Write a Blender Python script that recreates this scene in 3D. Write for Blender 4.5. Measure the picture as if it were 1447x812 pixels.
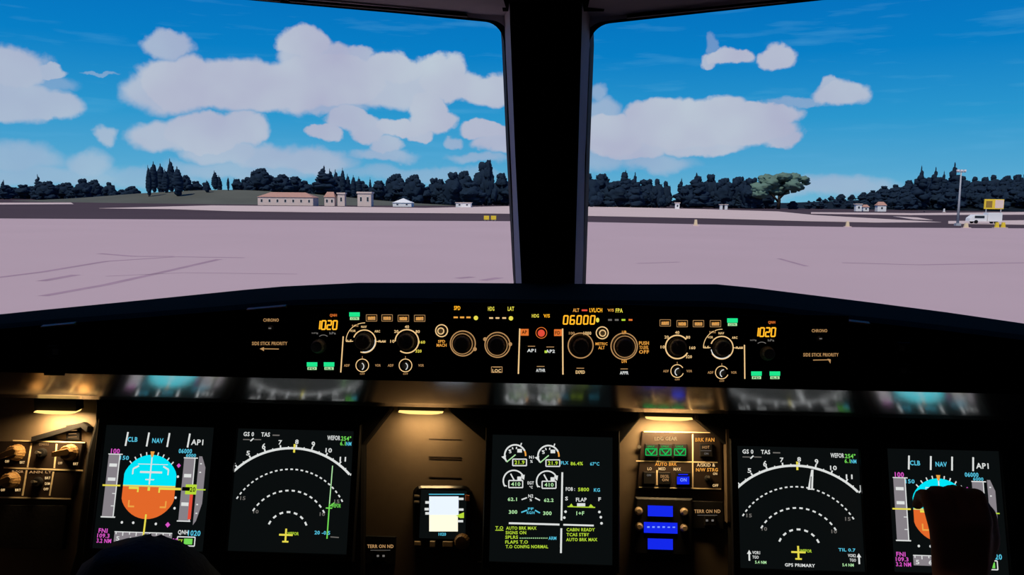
import bpy, bmesh, math, random
from mathutils import Vector, Matrix, noise
random.seed(7)
for o in list(bpy.data.objects): bpy.data.objects.remove(o)
SC = bpy.context.scene
COL = SC.collection
# ------------------------------------------------------------------ camera
W, H, F = 1447.0, 812.0, 1150.0
EYE = Vector((0, 0, 4.5))                 # 4.5 m above the apron, 1.2 m above the flight-deck floor
PITCH, YAW, ROLL = math.radians(6.25), math.radians(2.6), math.radians(0.65)
CM = Matrix.Rotation(YAW, 4, 'Z') @ Matrix.Rotation(math.pi/2 - PITCH, 4, 'X') @ Matrix.Rotation(ROLL, 4, 'Z')
cam = bpy.data.cameras.new('camera'); cam.sensor_width = 36; cam.lens = F/W*36
cam.clip_start = 0.01; cam.clip_end = 5000
camo = bpy.data.objects.new('camera', cam); camo.matrix_world = Matrix.Translation(EYE) @ CM
COL.objects.link(camo); SC.camera = camo
def ray(px, py):
    return (CM.to_3x3() @ Vector(((px-W/2)/F, -(py-H/2)/F, -1.0)))
def atY(px, py, Y):                       # pixel -> point on the cross-plane at distance Y
    d = ray(px, py); return EYE + d*(Y/d.y)
def atZ(px, py, Z=0.0):                   # pixel -> point on the level plane at height Z
    d = ray(px, py); return EYE + d*((Z-EYE.z)/d.z)
# ------------------------------------------------------------------ colour / view
vs = SC.view_settings
vs.view_transform = 'Standard'; vs.look = 'None'; vs.gamma = 1; vs.use_curve_mapping = False; vs.exposure = 0.0
def lin(c):
    return tuple((v/255/12.92 if v/255 <= .04045 else ((v/255+.055)/1.055)**2.4) for v in c)
# ------------------------------------------------------------------ world: blue sky with cumulus
def nd(nt, typ, **kw):
    n = nt.nodes.new(typ)
    for k, v in kw.items(): setattr(n, k, v)
    return n
def mth(nt, op, a, b=None, c=None, clamp=False):
    n = nt.nodes.new('ShaderNodeMath'); n.operation = op; n.use_clamp = clamp
    for i, v in enumerate((a, b, c)):
        if v is None: continue
        if isinstance(v, (int, float)): n.inputs[i].default_value = v
        else: nt.links.new(v, n.inputs[i])
    return n.outputs[0]
# cumulus puffs: (x, y, half-width, half-height, softness) read off the photograph, turned into azimuth / elevation
PUFFS = [  # x, y, half-width, half-height, opacity, softness
 (14,98,46,26,.85,.6),(5,140,70,28,.8,.6),(65,150,42,17,.8,.6),(72,102,20,8,.8,.6),(60,118,40,12,.35,.8),(142,104,20,3,.35,.8),
 (238,62,36,17,.75,.7),(222,130,44,26,.85,.8),(262,118,58,36,.95,.5),(330,120,60,36,.95,.5),(385,126,80,34,.95,.5),(430,60,36,22,.95,.5),(450,82,52,22,.9,.5),
 (470,112,80,36,.95,.5),(508,80,22,12,.85,.7),(560,98,46,22,.95,.5),(560,128,80,24,.9,.7),(625,96,38,20,.95,.5),(640,118,52,22,.95,.5),(690,128,50,22,.95,.5),(740,120,40,22,.9,.6),(455,146,70,12,.7,.9),
 (232,192,42,24,.85,.7),(290,188,58,26,.9,.5),(345,182,34,24,.9,.6),(318,215,60,16,.75,.8),(375,222,70,20,.7,.9),(440,228,60,20,.7,.9),(350,240,120,16,.5,1.0),
 (455,186,24,13,.9,.5),(490,166,30,20,.9,.5),(520,182,30,20,.9,.5),(545,206,24,14,.8,.7),(540,218,50,10,.6,.9),
 (605,150,28,22,.95,.5),(612,172,34,20,.95,.5),(570,182,34,14,.95,.5),(592,190,22,10,.9,.6),(688,184,36,12,.95,.5),(705,202,32,16,.9,.6),(645,202,18,8,.6,.8),(680,224,50,8,.5,1.0),
 (28,226,50,22,.5,1.0),(155,194,14,13,.7,.9),(122,232,34,22,.55,1.0),(60,250,120,14,.45,1.0),
 (1030,80,34,12,.95,.5),(1002,86,12,12,.85,.6),(1003,62,8,14,.3,.9),(1100,80,26,19,.95,.5),(1185,132,38,18,.9,.6),(1168,122,14,12,.8,.6),(1140,142,60,8,.45,.9),
 (842,130,16,14,.5,.9),(850,155,26,20,.6,.9),(866,192,50,32,.95,.5),(930,160,50,22,.95,.5),(1005,158,62,22,.95,.5),(1075,162,50,18,.95,.5),(960,186,90,28,.95,.5),(1060,184,58,24,.95,.5),(1105,194,26,12,.9,.6),
 (890,208,60,20,.9,.6),(985,208,66,14,.9,.6),(925,232,60,14,.55,1.0),(850,225,40,20,.5,1.0),(1180,264,80,16,.55,1.0),(1100,268,70,12,.4,1.0),(600,245,140,12,.35,1.0),(200,250,90,16,.35,1.0)]
def build_world():
    w = bpy.data.worlds.new('sky'); SC.world = w; w.use_nodes = True
    nt = w.node_tree; nt.nodes.clear(); L = nt.links.new
    tc = nd(nt, 'ShaderNodeTexCoord'); sep = nd(nt, 'ShaderNodeSeparateXYZ'); L(tc.outputs['Generated'], sep.inputs[0])
    X, Y, Z = sep.outputs
    el = mth(nt, 'MULTIPLY', mth(nt, 'ARCSINE', Z), 180/math.pi)
    az0 = mth(nt, 'MULTIPLY', mth(nt, 'ARCTAN2', X, Y), 180/math.pi)
    az = mth(nt, 'WRAP', az0, 36.0, -36.0)             # the same kind of cloud field all the way round
    nz = nd(nt, 'ShaderNodeTexNoise'); nz.inputs['Scale'].default_value = 26; nz.inputs['Detail'].default_value = 5
    nz.inputs['Roughness'].default_value = .55
    L(tc.outputs['Generated'], nz.inputs['Vector'])
    sc = nd(nt, 'ShaderNodeSeparateColor'); L(nz.outputs['Color'], sc.inputs[0])
    azd = mth(nt, 'ADD', az, mth(nt, 'MULTIPLY', mth(nt, 'SUBTRACT', sc.outputs[0], .5), 2.2))
    eld = mth(nt, 'ADD', el, mth(nt, 'MULTIPLY', mth(nt, 'SUBTRACT', sc.outputs[1], .5), 1.7))
    acc = None
    for (px, py, a, b, op, sf) in PUFFS:
        d = ray(px, py).normalized()
        A = math.degrees(math.atan2(d.x, d.y)); E = math.degrees(math.asin(d.z))
        k = math.degrees(1/F)
        u = mth(nt, 'MULTIPLY', mth(nt, 'SUBTRACT', azd, A), 1/(a*k*1.04))
        v = mth(nt, 'MULTIPLY', mth(nt, 'SUBTRACT', eld, E), 1/(b*k*1.04))
        q = mth(nt, 'ADD', mth(nt, 'MULTIPLY', u, u), mth(nt, 'MULTIPLY', v, v))
        mr = nd(nt, 'ShaderNodeMapRange', interpolation_type='SMOOTHSTEP'); L(q, mr.inputs[0])
        mr.inputs[1].default_value = 1.14; mr.inputs[2].default_value = 1.14-sf; mr.inputs[3].default_value = 0; mr.inputs[4].default_value = op
        acc = mr.outputs[0] if acc is None else mth(nt, 'MAXIMUM', acc, mr.outputs[0])
    ramp = nd(nt, 'ShaderNodeValToRGB')
    L(mth(nt, 'MULTIPLY', el, 1/60.0, clamp=True), ramp.inputs[0])
    cr = ramp.color_ramp
    stops = [(0, (112,184,216)), (.035, (84,168,212)), (.09, (44,152,208)), (.16, (8,128,200)), (.25, (2,106,188)), (.5, (0,76,160)), (1, (0,56,130))]
    while len(cr.elements) < len(stops): cr.elements.new(.5)
    for e, (p, c) in zip(cr.elements, stops): e.position = p; e.color = (*lin(c), 1)
    # thin high streaks
    mp = nd(nt, 'ShaderNodeMapping'); mp.inputs['Scale'].default_value = (5, 5, 42); L(tc.outputs['Generated'], mp.inputs[0])
    n2 = nd(nt, 'ShaderNodeTexNoise'); n2.inputs['Scale'].default_value = 2.2; n2.inputs['Detail'].default_value = 4; L(mp.outputs[0], n2.inputs['Vector'])
    st = nd(nt, 'ShaderNodeMapRange'); L(n2.outputs[0], st.inputs[0]); st.inputs[1].default_value = .55; st.inputs[2].default_value = .85; st.inputs[4].default_value = .35
    m0 = nd(nt, 'ShaderNodeMix', data_type='RGBA'); L(st.outputs[0], m0.inputs[0]); L(ramp.outputs[0], m0.inputs[6]); m0.inputs[7].default_value = (*lin((96,176,222)), 1)
    # cloud tone: pinkish grey body, whiter small tops
    cn = nd(nt, 'ShaderNodeTexNoise'); cn.inputs['Scale'].default_value = 9; cn.inputs['Detail'].default_value = 3; L(tc.outputs['Generated'], cn.inputs['Vector'])
    cl = nd(nt, 'ShaderNodeMix', data_type='RGBA'); L(mth(nt, 'MULTIPLY_ADD', cn.outputs[0], 2.2, -.6, clamp=True), cl.inputs[0])
    cl.inputs[6].default_value = (*lin((178,178,204)), 1); cl.inputs[7].default_value = (*lin((196,206,218)), 1)
    m1 = nd(nt, 'ShaderNodeMix', data_type='RGBA'); L(acc, m1.inputs[0]); L(m0.outputs[2], m1.inputs[6]); L(cl.outputs[2], m1.inputs[7])
    bg = nd(nt, 'ShaderNodeBackground'); L(m1.outputs[2], bg.inputs[0]); bg.inputs[1].default_value = 1.0
    out = nd(nt, 'ShaderNodeOutputWorld'); L(bg.outputs[0], out.inputs[0])
build_world()
sun = bpy.data.lights.new('sun', 'SUN'); sun.energy = 2.75; sun.angle = math.radians(2); sun.color = (1, .93, .80)
suno = bpy.data.objects.new('sun', sun); COL.objects.link(suno)
suno.rotation_euler = (math.radians(38), 0, math.radians(-25))      # high behind the aircraft
suno.location = (0, -5, 12)
# ------------------------------------------------------------------ materials
MT = {}
def pbr(name, c, rough=.6, spec=.5, metal=0, bump=0, scale=200, var=0, srgb=True):
    if name in MT: return MT[name]
    m = bpy.data.materials.new(name); m.use_nodes = True; nt = m.node_tree
    b = nt.nodes['Principled BSDF']; c = lin(c) if srgb else c
    b.inputs['Base Color'].default_value = (*c, 1); b.inputs['Roughness'].default_value = rough
    b.inputs['Specular IOR Level'].default_value = spec; b.inputs['Metallic'].default_value = metal
    if bump or var:
        tc = nd(nt, 'ShaderNodeTexCoord'); nz = nd(nt, 'ShaderNodeTexNoise'); nz.inputs['Scale'].default_value = scale; nz.inputs['Detail'].default_value = 5
        nt.links.new(tc.outputs['Object'], nz.inputs['Vector'])
        if bump:
            bp = nd(nt, 'ShaderNodeBump'); bp.inputs['Strength'].default_value = bump; bp.inputs['Distance'].default_value = .002
            nt.links.new(nz.outputs[0], bp.inputs['Height']); nt.links.new(bp.outputs[0], b.inputs['Normal'])
        if var:
            mx = nd(nt, 'ShaderNodeMix', data_type='RGBA'); nt.links.new(nz.outputs[0], mx.inputs[0])
            mx.inputs[6].default_value = (*[v*(1-var) for v in c], 1); mx.inputs[7].default_value = (*[min(1, v*(1+var)) for v in c], 1)
            nt.links.new(mx.outputs[2], b.inputs['Base Color'])
    MT[name] = m; return m
def emi(name, c, s=1.0):
    if name in MT: return MT[name]
    m = bpy.data.materials.new(name); m.use_nodes = True; nt = m.node_tree; nt.nodes.clear()
    e = nd(nt, 'ShaderNodeEmission'); e.inputs[0].default_value = (*lin(c), 1); e.inputs[1].default_value = s
    o = nd(nt, 'ShaderNodeOutputMaterial'); nt.links.new(e.outputs[0], o.inputs[0])
    MT[name] = m; return m
def glass_mat():
    m = bpy.data.materials.new('windshield_glass'); m.use_nodes = True; nt = m.node_tree; nt.nodes.clear()
    t = nd(nt, 'ShaderNodeBsdfTransparent'); t.inputs[0].default_value = (.97, .985, .98, 1)
    g = nd(nt, 'ShaderNodeBsdfGlossy'); g.inputs['Roughness'].default_value = .02; g.inputs[0].default_value = (.6, .6, .6, 1)
    lw = nd(nt, 'ShaderNodeFresnel'); lw.inputs[0].default_value = 1.2
    mx = nd(nt, 'ShaderNodeMixShader'); nt.links.new(lw.outputs[0], mx.inputs[0]); nt.links.new(t.outputs[0], mx.inputs[1]); nt.links.new(g.outputs[0], mx.inputs[2])
    o = nd(nt, 'ShaderNodeOutputMaterial'); nt.links.new(mx.outputs[0], o.inputs[0]); MT['glass'] = m; return m
BLACK = pbr('matte_black_panel', (16, 15, 17), .75, .25, bump=.15)
GLARE = pbr('glareshield_black_leather', (9, 7, 9), .95, .02, bump=.3, scale=300)
FACE = pbr('fcu_face_black', (14, 12, 12), .85, .08, bump=.1)
LIP = pbr('polished_dark_lip', (206, 206, 210), .17, .5, 1.0)
PANEL = pbr('brown_grey_panel_paint', (104, 90, 74), .65, .3, bump=.12, var=.12, scale=60)
PANELD = pbr('dark_brown_faceplate', (44, 33, 27), .6, .3, bump=.1, var=.1, scale=80)
BEZ = pbr('bezel_charcoal', (24, 24, 26), .55, .35, bump=.1)
KNOB = pbr('knob_grey_plastic', (158, 148, 132), .5, .4, bump=.1)
KNOBG = pbr('knob_grey_green', (176, 182, 166), .5, .4)
KNOBT = pbr('knob_tan', (150, 118, 76), .5, .4)
CREAMP = pbr('cream_paint_line', (238, 220, 182), .6, .3)
GREYT = pbr('window_trim_grey', (214, 204, 208), .8, .2, bump=.1, var=.08, scale=40)
POSTB = pbr('post_unlit_black', (10, 9, 10), .9, .1)
RUB = pbr('black_rubber_seal', (10, 9, 11), .7, .2)
SCREEN = pbr('display_glass_dark', (10, 13, 14), .25, .5)
METAL = pbr('bare_metal', (150, 145, 138), .35, .5, .8)
WALLM = pbr('cabin_lining_grey', (132, 126, 122), .85, .2, bump=.1, var=.1, scale=30)
glass_mat()
EC = {'white': ((225,228,226), .95), 'green': ((120,226,90), .9), 'lime': ((190,226,60), .9), 'cyan': ((90,205,235), .9), 'magenta': ((226,90,205), .9),
 'yellow': ((236,222,80), .95), 'amber': ((240,165,70), .95), 'red': ((235,80,60), .9), 'grey': ((140,134,140), .9), 'sky': ((0,228,246), 1.0), 'earth': ((226,104,42), 1.0),
 'cream': ((240,200,140), .98), 'dimcream': ((196,150,98), .8), 'dimwhite': ((150,145,140), .5), 'orange': ((235,120,50), .9), 'lcd': ((255,178,40), 1.15), 'led_green': ((30,230,140), 1.0),
 'palegreen': ((180,235,170), .95), 'blue': ((20,40,235), 1.0), 'paleblue': ((130,160,255), 1.0), 'black': ((6,6,7), .0), 'darkgrey': ((70,70,74), .5), 'gear_green': ((24,190,90), .95)}
def EM(k): return emi('lit_'+k, EC[k][0], EC[k][1])
# ------------------------------------------------------------------ mesh helpers
class MB:
    def __init__(s): s.v = []; s.f = []; s.sm = False
    def add(s, vs, fs):
        k = len(s.v); s.v += [tuple(v) for v in vs]; s.f += [tuple(i+k for i in f) for f in fs]; return s
    def slab(s, poly, n0, n1, ch=0.0):           # poly: (u,v) counter-clockwise; n1 is the raised face, its rim chamfered
        m = len(poly); cu = sum(p[0] for p in poly)/m; cv = sum(p[1] for p in poly)/m
        r = [(u, v, n0) for u, v in poly]
        if ch:
            r += [(u, v, n1-ch) for u, v in poly]
            for u, v in poly:
                L = math.hypot(u-cu, v-cv) or 1; t = 1-min(.5, ch*1.3/L); r.append((cu+(u-cu)*t, cv+(v-cv)*t, n1))
            k = 3
        else:
            r += [(u, v, n1) for u, v in poly]; k = 2
        fs = [tuple(reversed(range(m)))]
        for l in range(k-1):
            for i in range(m):
                j = (i+1) % m; fs.append((l*m+i, l*m+j, (l+1)*m+j, (l+1)*m+i))
        fs.append(tuple((k-1)*m+i for i in range(m)))
        return s.add(r, fs)
    def box(s, a, b, c=(0, 0, 0)):
        x0, x1 = sorted((a[0], b[0])); y0, y1 = sorted((a[1], b[1])); z0, z1 = sorted((a[2], b[2]))
        return s.add([(x0,y0,z0),(x1,y0,z0),(x1,y1,z0),(x0,y1,z0),(x0,y0,z1),(x1,y0,z1),(x1,y1,z1),(x0,y1,z1)],
                     [(3,2,1,0),(4,5,6,7),(0,1,5,4),(1,2,6,5),(2,3,7,6),(3,0,4,7)])
    def lathe(s, prof, seg=24, c=(0, 0, 0), knurl=0.0):
        vs = []; k = len(prof)
        for i in range(seg):
            a = 2*math.pi*i/seg
            for r, n in prof:
                rr = r*(1-knurl*(i % 2)); vs.append((c[0]+rr*math.cos(a), c[1]+rr*math.sin(a), c[2]+n))
        fs = []
        for i in range(seg):
            j = (i+1) % seg
            for q in range(k-1): fs.append((i*k+q, j*k+q, j*k+q+1, i*k+q+1))
        fs.append(tuple(i*k+k-1 for i in range(seg)))
        return s.add(vs, fs)
    def tube(s, pts, rad, seg=8, cap=True):
        pts = [Vector(p) for p in pts]; n = len(pts); rr = rad if isinstance(rad, (list, tuple)) else [rad]*n
        vs = []
        for i, p in enumerate(pts):
            t = (pts[min(i+1, n-1)]-pts[max(i-1, 0)]).normalized()
            a = t.orthogonal().normalized() if i == 0 else (a - t*a.dot(t)).normalized()
            b = t.cross(a)
            for k in range(seg):
                q = 2*math.pi*k/seg; vs.append(p + (a*math.cos(q)+b*math.sin(q))*rr[i])
        fs = [(i*seg+k, i*seg+(k+1) % seg, (i+1)*seg+(k+1) % seg, (i+1)*seg+k) for i in range(n-1) for k in range(seg)]
        if cap: fs += [tuple(reversed(range(seg))), tuple((n-1)*seg+k for k in range(seg))]
        return s.add(vs, fs)
    def mesh(s, name, smooth=None):
        me = bpy.data.meshes.new(name); me.from_pydata(s.v, [], s.f); me.update()
        if smooth or (smooth is None and s.sm):
            me.shade_smooth()
        return me
    def build(s, name, mat, parent=None, smooth=None, **kw):
        return put(name, s.mesh(name, smooth), mat, parent, **kw)
def put(name, me, mat, parent=None, loc=None, scale=None, rot=None):
    if mat is not None and not me.materials: me.materials.append(mat)
    o = bpy.data.objects.new(name, me); COL.objects.link(o)
    if parent: o.parent = parent
    if loc is not None: o.location = loc
    if scale is not None: o.scale = scale if not isinstance(scale, (int, float)) else (scale,)*3
    if rot is not None: o.rotation_euler = rot
    return o
def tag(o, label=None, cat=None, group=None, kind=None):
    for k, v in (('label', label), ('category', cat), ('group', group), ('kind', kind)):
        if v: o[k] = v
    return o
def empty(name, M, label=None, cat=None, group=None, kind=None):
    o = bpy.data.objects.new(name, None); o.empty_display_size = .02; COL.objects.link(o)
    o.matrix_world = M if isinstance(M, Matrix) else Matrix.Translation(Vector(M))
    return tag(o, label, cat, group, kind)
class Frame:                                  # a tilted panel plane: u right, v up along it, n out of it to the room
    def __init__(s, O, tilt):
        s.O = Vector(O); s.U = Vector((1, 0, 0)); s.V = Vector((0, math.sin(tilt), math.cos(tilt))); s.N = s.U.cross(s.V); s.tilt = tilt
    @property
    def M(s):
        m = Matrix((s.U, s.V, s.N)).transposed().to_4x4(); m.translation = s.O; return m
    def uv(s, px, py, n=0.0):
        d = ray(px, py); t = ((s.O-EYE).dot(s.N)+n)/d.dot(s.N); p = EYE + d*t - s.O
        return (p.dot(s.U), p.dot(s.V))
    def uvn(s, px, py, n=0.0): return (*s.uv(px, py, n), n)
    def at(s, px, py, n=0.0):
        u, v = s.uv(px, py, n); f = Frame(s.O + s.U*u + s.V*v + s.N*n, s.tilt); return f
    def mpp(s, px, py): return (Vector(s.uv(px+5, py))-Vector(s.uv(px-5, py))).length/10
    def quad(s, x0, y0, x1, y1, n=0.0):       # axis-aligned in u,v through the pixel box
        c = s.uv((x0+x1)/2, (y0+y1)/2, n); k = s.mpp((x0+x1)/2, (y0+y1)/2); a = (x1-x0)*k/2; b = (y1-y0)*k/2
        return [(c[0]-a, c[1]-b), (c[0]+a, c[1]-b), (c[0]+a, c[1]+b), (c[0]-a, c[1]+b)]
    def poly(s, pts, n=0.0):
        q = [s.uv(x, y, n) for x, y in pts]
        ar = sum(q[i][0]*q[(i+1) % len(q)][1]-q[(i+1) % len(q)][0]*q[i][1] for i in range(len(q)))
        return q if ar > 0 else q[::-1]
_txt = {}
def text_geo(t):
    if t in _txt: return _txt[t]
    cu = bpy.data.curves.new('t', 'FONT'); cu.body = t; cu.size = 1; cu.resolution_u = 2; cu.offset = .022; cu.space_character = 1.08
    o = bpy.data.objects.new('t', cu); COL.objects.link(o)
    me = bpy.data.meshes.new_from_object(o.evaluated_get(bpy.context.evaluated_depsgraph_get()))
    vs = [(v.co.x, v.co.y) for v in me.vertices]; fs = [tuple(p.vertices) for p in me.polygons]
    bpy.data.objects.remove(o); bpy.data.curves.remove(cu); bpy.data.meshes.remove(me)
    x0 = min(v[0] for v in vs); x1 = max(v[0] for v in vs); y0 = min(v[1] for v in vs); y1 = max(v[1] for v in vs)
    vs = [((x-x0)/(x1-x0)-.5, (y-y0)/max(y1-y0, .01)-.5) for x, y in vs]
    _txt[t] = (vs, fs); return _txt[t]
SEG = {'0': 'abcdef', '1': 'bc', '2': 'abged', '3': 'abgcd', '4': 'fgbc', '5': 'afgcd', '6': 'afgedc', '7': 'abc', '8': 'abcdefg', '9': 'abfgcd'}
SEGL = {'a': ((0,0),(1,0)), 'b': ((1,0),(1,.5)), 'c': ((1,.5),(1,1)), 'd': ((0,1),(1,1)), 'e': ((0,.5),(0,1)), 'f': ((0,0),(0,.5)), 'g': ((0,.5),(1,.5))}
class G:                                       # flat lit graphics, colour by colour; fn maps drawing coordinates to (u,v)
    def __init__(s, fn, n): s.fn = fn; s.n = n; s.m = {}
    def _a(s, col, pts, faces=None, dn=0.0):
        q = [(*s.fn(x, y), s.n+dn) for x, y in pts]
        if faces is None:
            ar = sum(q[i][0]*q[(i+1) % len(q)][1]-q[(i+1) % len(q)][0]*q[i][1] for i in range(len(q)))
            if ar < 0: q = q[::-1]
            faces = [tuple(range(len(q)))]
        s.m.setdefault(col, MB()).add(q, faces); return s
    def poly(s, col, pts, dn=0.0): return s._a(col, pts, None, dn)
    def rect(s, col, x0, y0, x1, y1, dn=0.0): return s._a(col, [(x0,y0),(x1,y0),(x1,y1),(x0,y1)], None, dn)
    def line(s, col, p, q, w, dn=0.0):
        dx, dy = q[0]-p[0], q[1]-p[1]; L = math.hypot(dx, dy) or 1; a, b = -dy/L*w/2, dx/L*w/2
        return s._a(col, [(p[0]+a,p[1]+b),(q[0]+a,q[1]+b),(q[0]-a,q[1]-b),(p[0]-a,p[1]-b)], None, dn)
    def frame(s, col, x0, y0, x1, y1, w, dn=0.0):
        for p, q in (((x0,y0),(x1,y0)),((x1,y0),(x1,y1)),((x1,y1),(x0,y1)),((x0,y1),(x0,y0))): s.line(col, p, q, w, dn)
        return s
    def arc(s, col, c, r, a0, a1, w, dash=None, dn=0.0, seg=None):   # degrees, 0 = right, 90 = up (drawing y runs down)
        n = seg or max(6, int(abs(a1-a0)/6)); ri, ro = r-w/2, r+w/2
        for i in range(n):
            if dash and i % 2: continue
            t0 = math.radians(a0+(a1-a0)*i/n); t1 = math.radians(a0+(a1-a0)*(i+1)/n)
            s._a(col, [(c[0]+ri*math.cos(t0), c[1]-ri*math.sin(t0)), (c[0]+ro*math.cos(t0), c[1]-ro*math.sin(t0)),
                       (c[0]+ro*math.cos(t1), c[1]-ro*math.sin(t1)), (c[0]+ri*math.cos(t1), c[1]-ri*math.sin(t1))], None, dn)
        return s
    def disc(s, col, c, r, dn=0.0, n=12, ry=None):
        return s._a(col, [(c[0]+r*math.cos(2*math.pi*i/n), c[1]+(ry or r)*math.sin(2*math.pi*i/n)) for i in range(n)], None, dn)
    def text(s, col, t, cx, cy, w, h, dn=0.0):
        vs, fs = text_geo(t)
        return s._a(col, [(cx+x*w, cy-y*h) for x, y in vs], fs, dn)
    def digits(s, col, t, x, y, w, h, gap, lw, slant=.1):
        for i, ch in enumerate(t):
            for q in SEG[ch]:
                (ax, ay), (bx, by) = SEGL[q]; X = x+i*(w+gap)
                f = lambda a, b: (X+a*w+(1-b)*h*slant, y+b*h)
                s.line(col, f(ax, ay), f(bx, by), lw)
        return s
    def build(s, parent, what='symbols'):
        for c, m in s.m.items(): m.build(c+'_'+what, EM(c), parent)['kind'] = 'stuff'   # flat print: strokes too small to pick apart
FCU = Frame(atY(774, 487, 1.0), math.radians(6))          # face of the glareshield
MP = Frame(atY(778, 702, 1.15), math.radians(17))         # main instrument panel
# ------------------------------------------------------------------ setting: cockpit shell
def struct(name, mb, mat, smooth=None): return tag(mb.build(name, mat, None, smooth), kind='structure')
FLZ = 3.3
struct('floor', MB().box((-1.15, -.95, FLZ-.04), (1.15, 1.62, FLZ)), WALLM)
struct('wall_back', MB().box((-1.15, -1.0, FLZ), (1.15, -.95, 4.90)), WALLM)
struct('wall_left', MB().box((-1.2, -.95, FLZ), (-1.15, 1.2, 4.90)), WALLM)
struct('wall_right', MB().box((1.15, -.95, FLZ), (1.2, 1.2, 4.90)), WALLM)
struct('wall_front', MB().box((-1.15, 1.58, FLZ), (1.15, 1.62, 4.18)), BLACK)
struct('ceiling', MB().box((-1.15, -.95, 4.832), (1.15, 1.12, 4.90)), WALLM)
tag(struct('trim_5', MB().slab([(-1.15, .62), (-.84, .80), (-.86, 1.02), (-1.15, 1.20)], FLZ, 4.832), WALLM), 'grey side pillar outboard of the left windshield')
tag(struct('trim_6', MB().slab([(.84, .80), (1.15, .62), (1.15, 1.20), (.86, 1.02)], FLZ, 4.832), WALLM), 'grey side pillar outboard of the right windshield')
# windscreens: each pane's plane runs through its inner bottom, inner top and outer top corners
def windshield(idx, inner_bot, inner_top, outer_top, outline, label):
    A = atY(*inner_bot); B = atY(*inner_top); Cc = atY(*outer_top)
    N = (B-A).cross(Cc-A).normalized()
    if N.dot(EYE-A) < 0: N = -N
    Vv = (B-A).normalized(); Uu = Vv.cross(N).normalized()
    def loc(px, py):
        d = ray(px, py); t = (A-EYE).dot(N)/d.dot(N); p = EYE+d*t-A; return (p.dot(Uu), p.dot(Vv))
    M = Matrix((Uu, Vv, N)).transposed().to_4x4(); M.translation = A
    pts = [loc(*p) for p in outline]
    cu = sum(p[0] for p in pts)/len(pts); cv = sum(p[1] for p in pts)/len(pts)
    root = empty('window_%d' % idx, M, kind='structure'); root['label'] = label
    m = len(pts)
    def grow(p, e): L = math.hypot(p[0]-cu, p[1]-cv); return (cu+(p[0]-cu)*(1+e/L), cv+(p[1]-cv)*(1+e/L))
    seal = MB(); vs = []
    for off, n in ((0, .004), (.012, .006), (.012, -.03), (0, -.03)):
        vs += [(*grow(p, off), n) for p in pts]
    fs = [(l*m+i, l*m+(i+1) % m, ((l+1) % 4)*m+(i+1) % m, ((l+1) % 4)*m+i) for l in range(4) for i in range(m)]
    seal.add(vs, fs); seal.build('window_seal', RUB, root)
    fr = MB(); vs = []
    for off, n in ((.010, .012), (.12, .012), (.12, -.025), (.010, -.025)):
        vs += [(*grow(p, off), n) for p in pts]
    fr.add(vs, fs); fr.build('window_frame', GREYT, root)
    g = MB(); g.add([(*grow(p, .006), -.012) for p in pts], [tuple(range(m))]); g.build('pane', MT['glass'], root)
    return root
def corner(c, r, a0, a1, n=7): return [(c[0]+r[0]*math.cos(math.radians(a0+(a1-a0)*i/n)), c[1]-r[1]*math.sin(math.radians(a0+(a1-a0)*i/n))) for i in range(n+1)]
out_l = [(733, 470), (728, 400), (719, 220), (713, 75)] + corner((683, 62), (29, 33), 10, 84) + [(560, 17), (400, 3), (200, -16), (-40, -42), (-230, 60), (-260, 560), (200, 520)]
windshield(1, (728, 400, 1.44), (712, 50, 1.16), (400, 3, 1.075), out_l, 'left windshield pane of the cockpit')
out_r = [(822, 470), (824, 400), (829, 220), (834, 78)] + corner((866, 66), (33, 35), 170, 97) + [(1000, 16), (1120, 3), (1330, -20), (1560, -46), (1760, 60), (1800, 580), (1300, 540)]
windshield(2, (824, 400, 1.44), (834, 50, 1.16), (1120, 3, 1.075), out_r, 'right windshield pane of the cockpit')
# centre post: near face's shade painted black, flanks flaring out to the glass
def post():
    rows = [(-130, 1.02), (40, 1.15), (220, 1.285), (400, 1.43), (470, 1.49)]
    nearL = [716, 721, 728, 737, 741]; nearR = [825, 822, 817, 812, 810]; glL = [704, 713, 720, 729, 732]; glR = [840, 834, 829, 823, 821]
    vs = []; fs = []
    for (y, Y), a, b, c, d in zip(rows, nearL, nearR, glL, glR):
        vs += [atY(c, y, Y+.0), atY(a, y, Y-.06), atY(b, y, Y-.06), atY(d, y, Y), atY(d, y, Y+.03), atY(c, y, Y+.03)]
    for i in range(len(rows)-1):
        for k in range(6): fs.append((i*6+k, i*6+(k+1) % 6, (i+1)*6+(k+1) % 6, (i+1)*6+k))
    me = MB().add(vs, fs).mesh('trim_1'); me.materials.append(POSTB); me.materials.append(GREYT)
    for p in me.polygons:
        k = p.index % 6; p.material_index = 0 if k == 1 else 1
    o = put('trim_1', me, None); tag(o, 'black centre post between the two windshields', kind='structure')
post()
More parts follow.
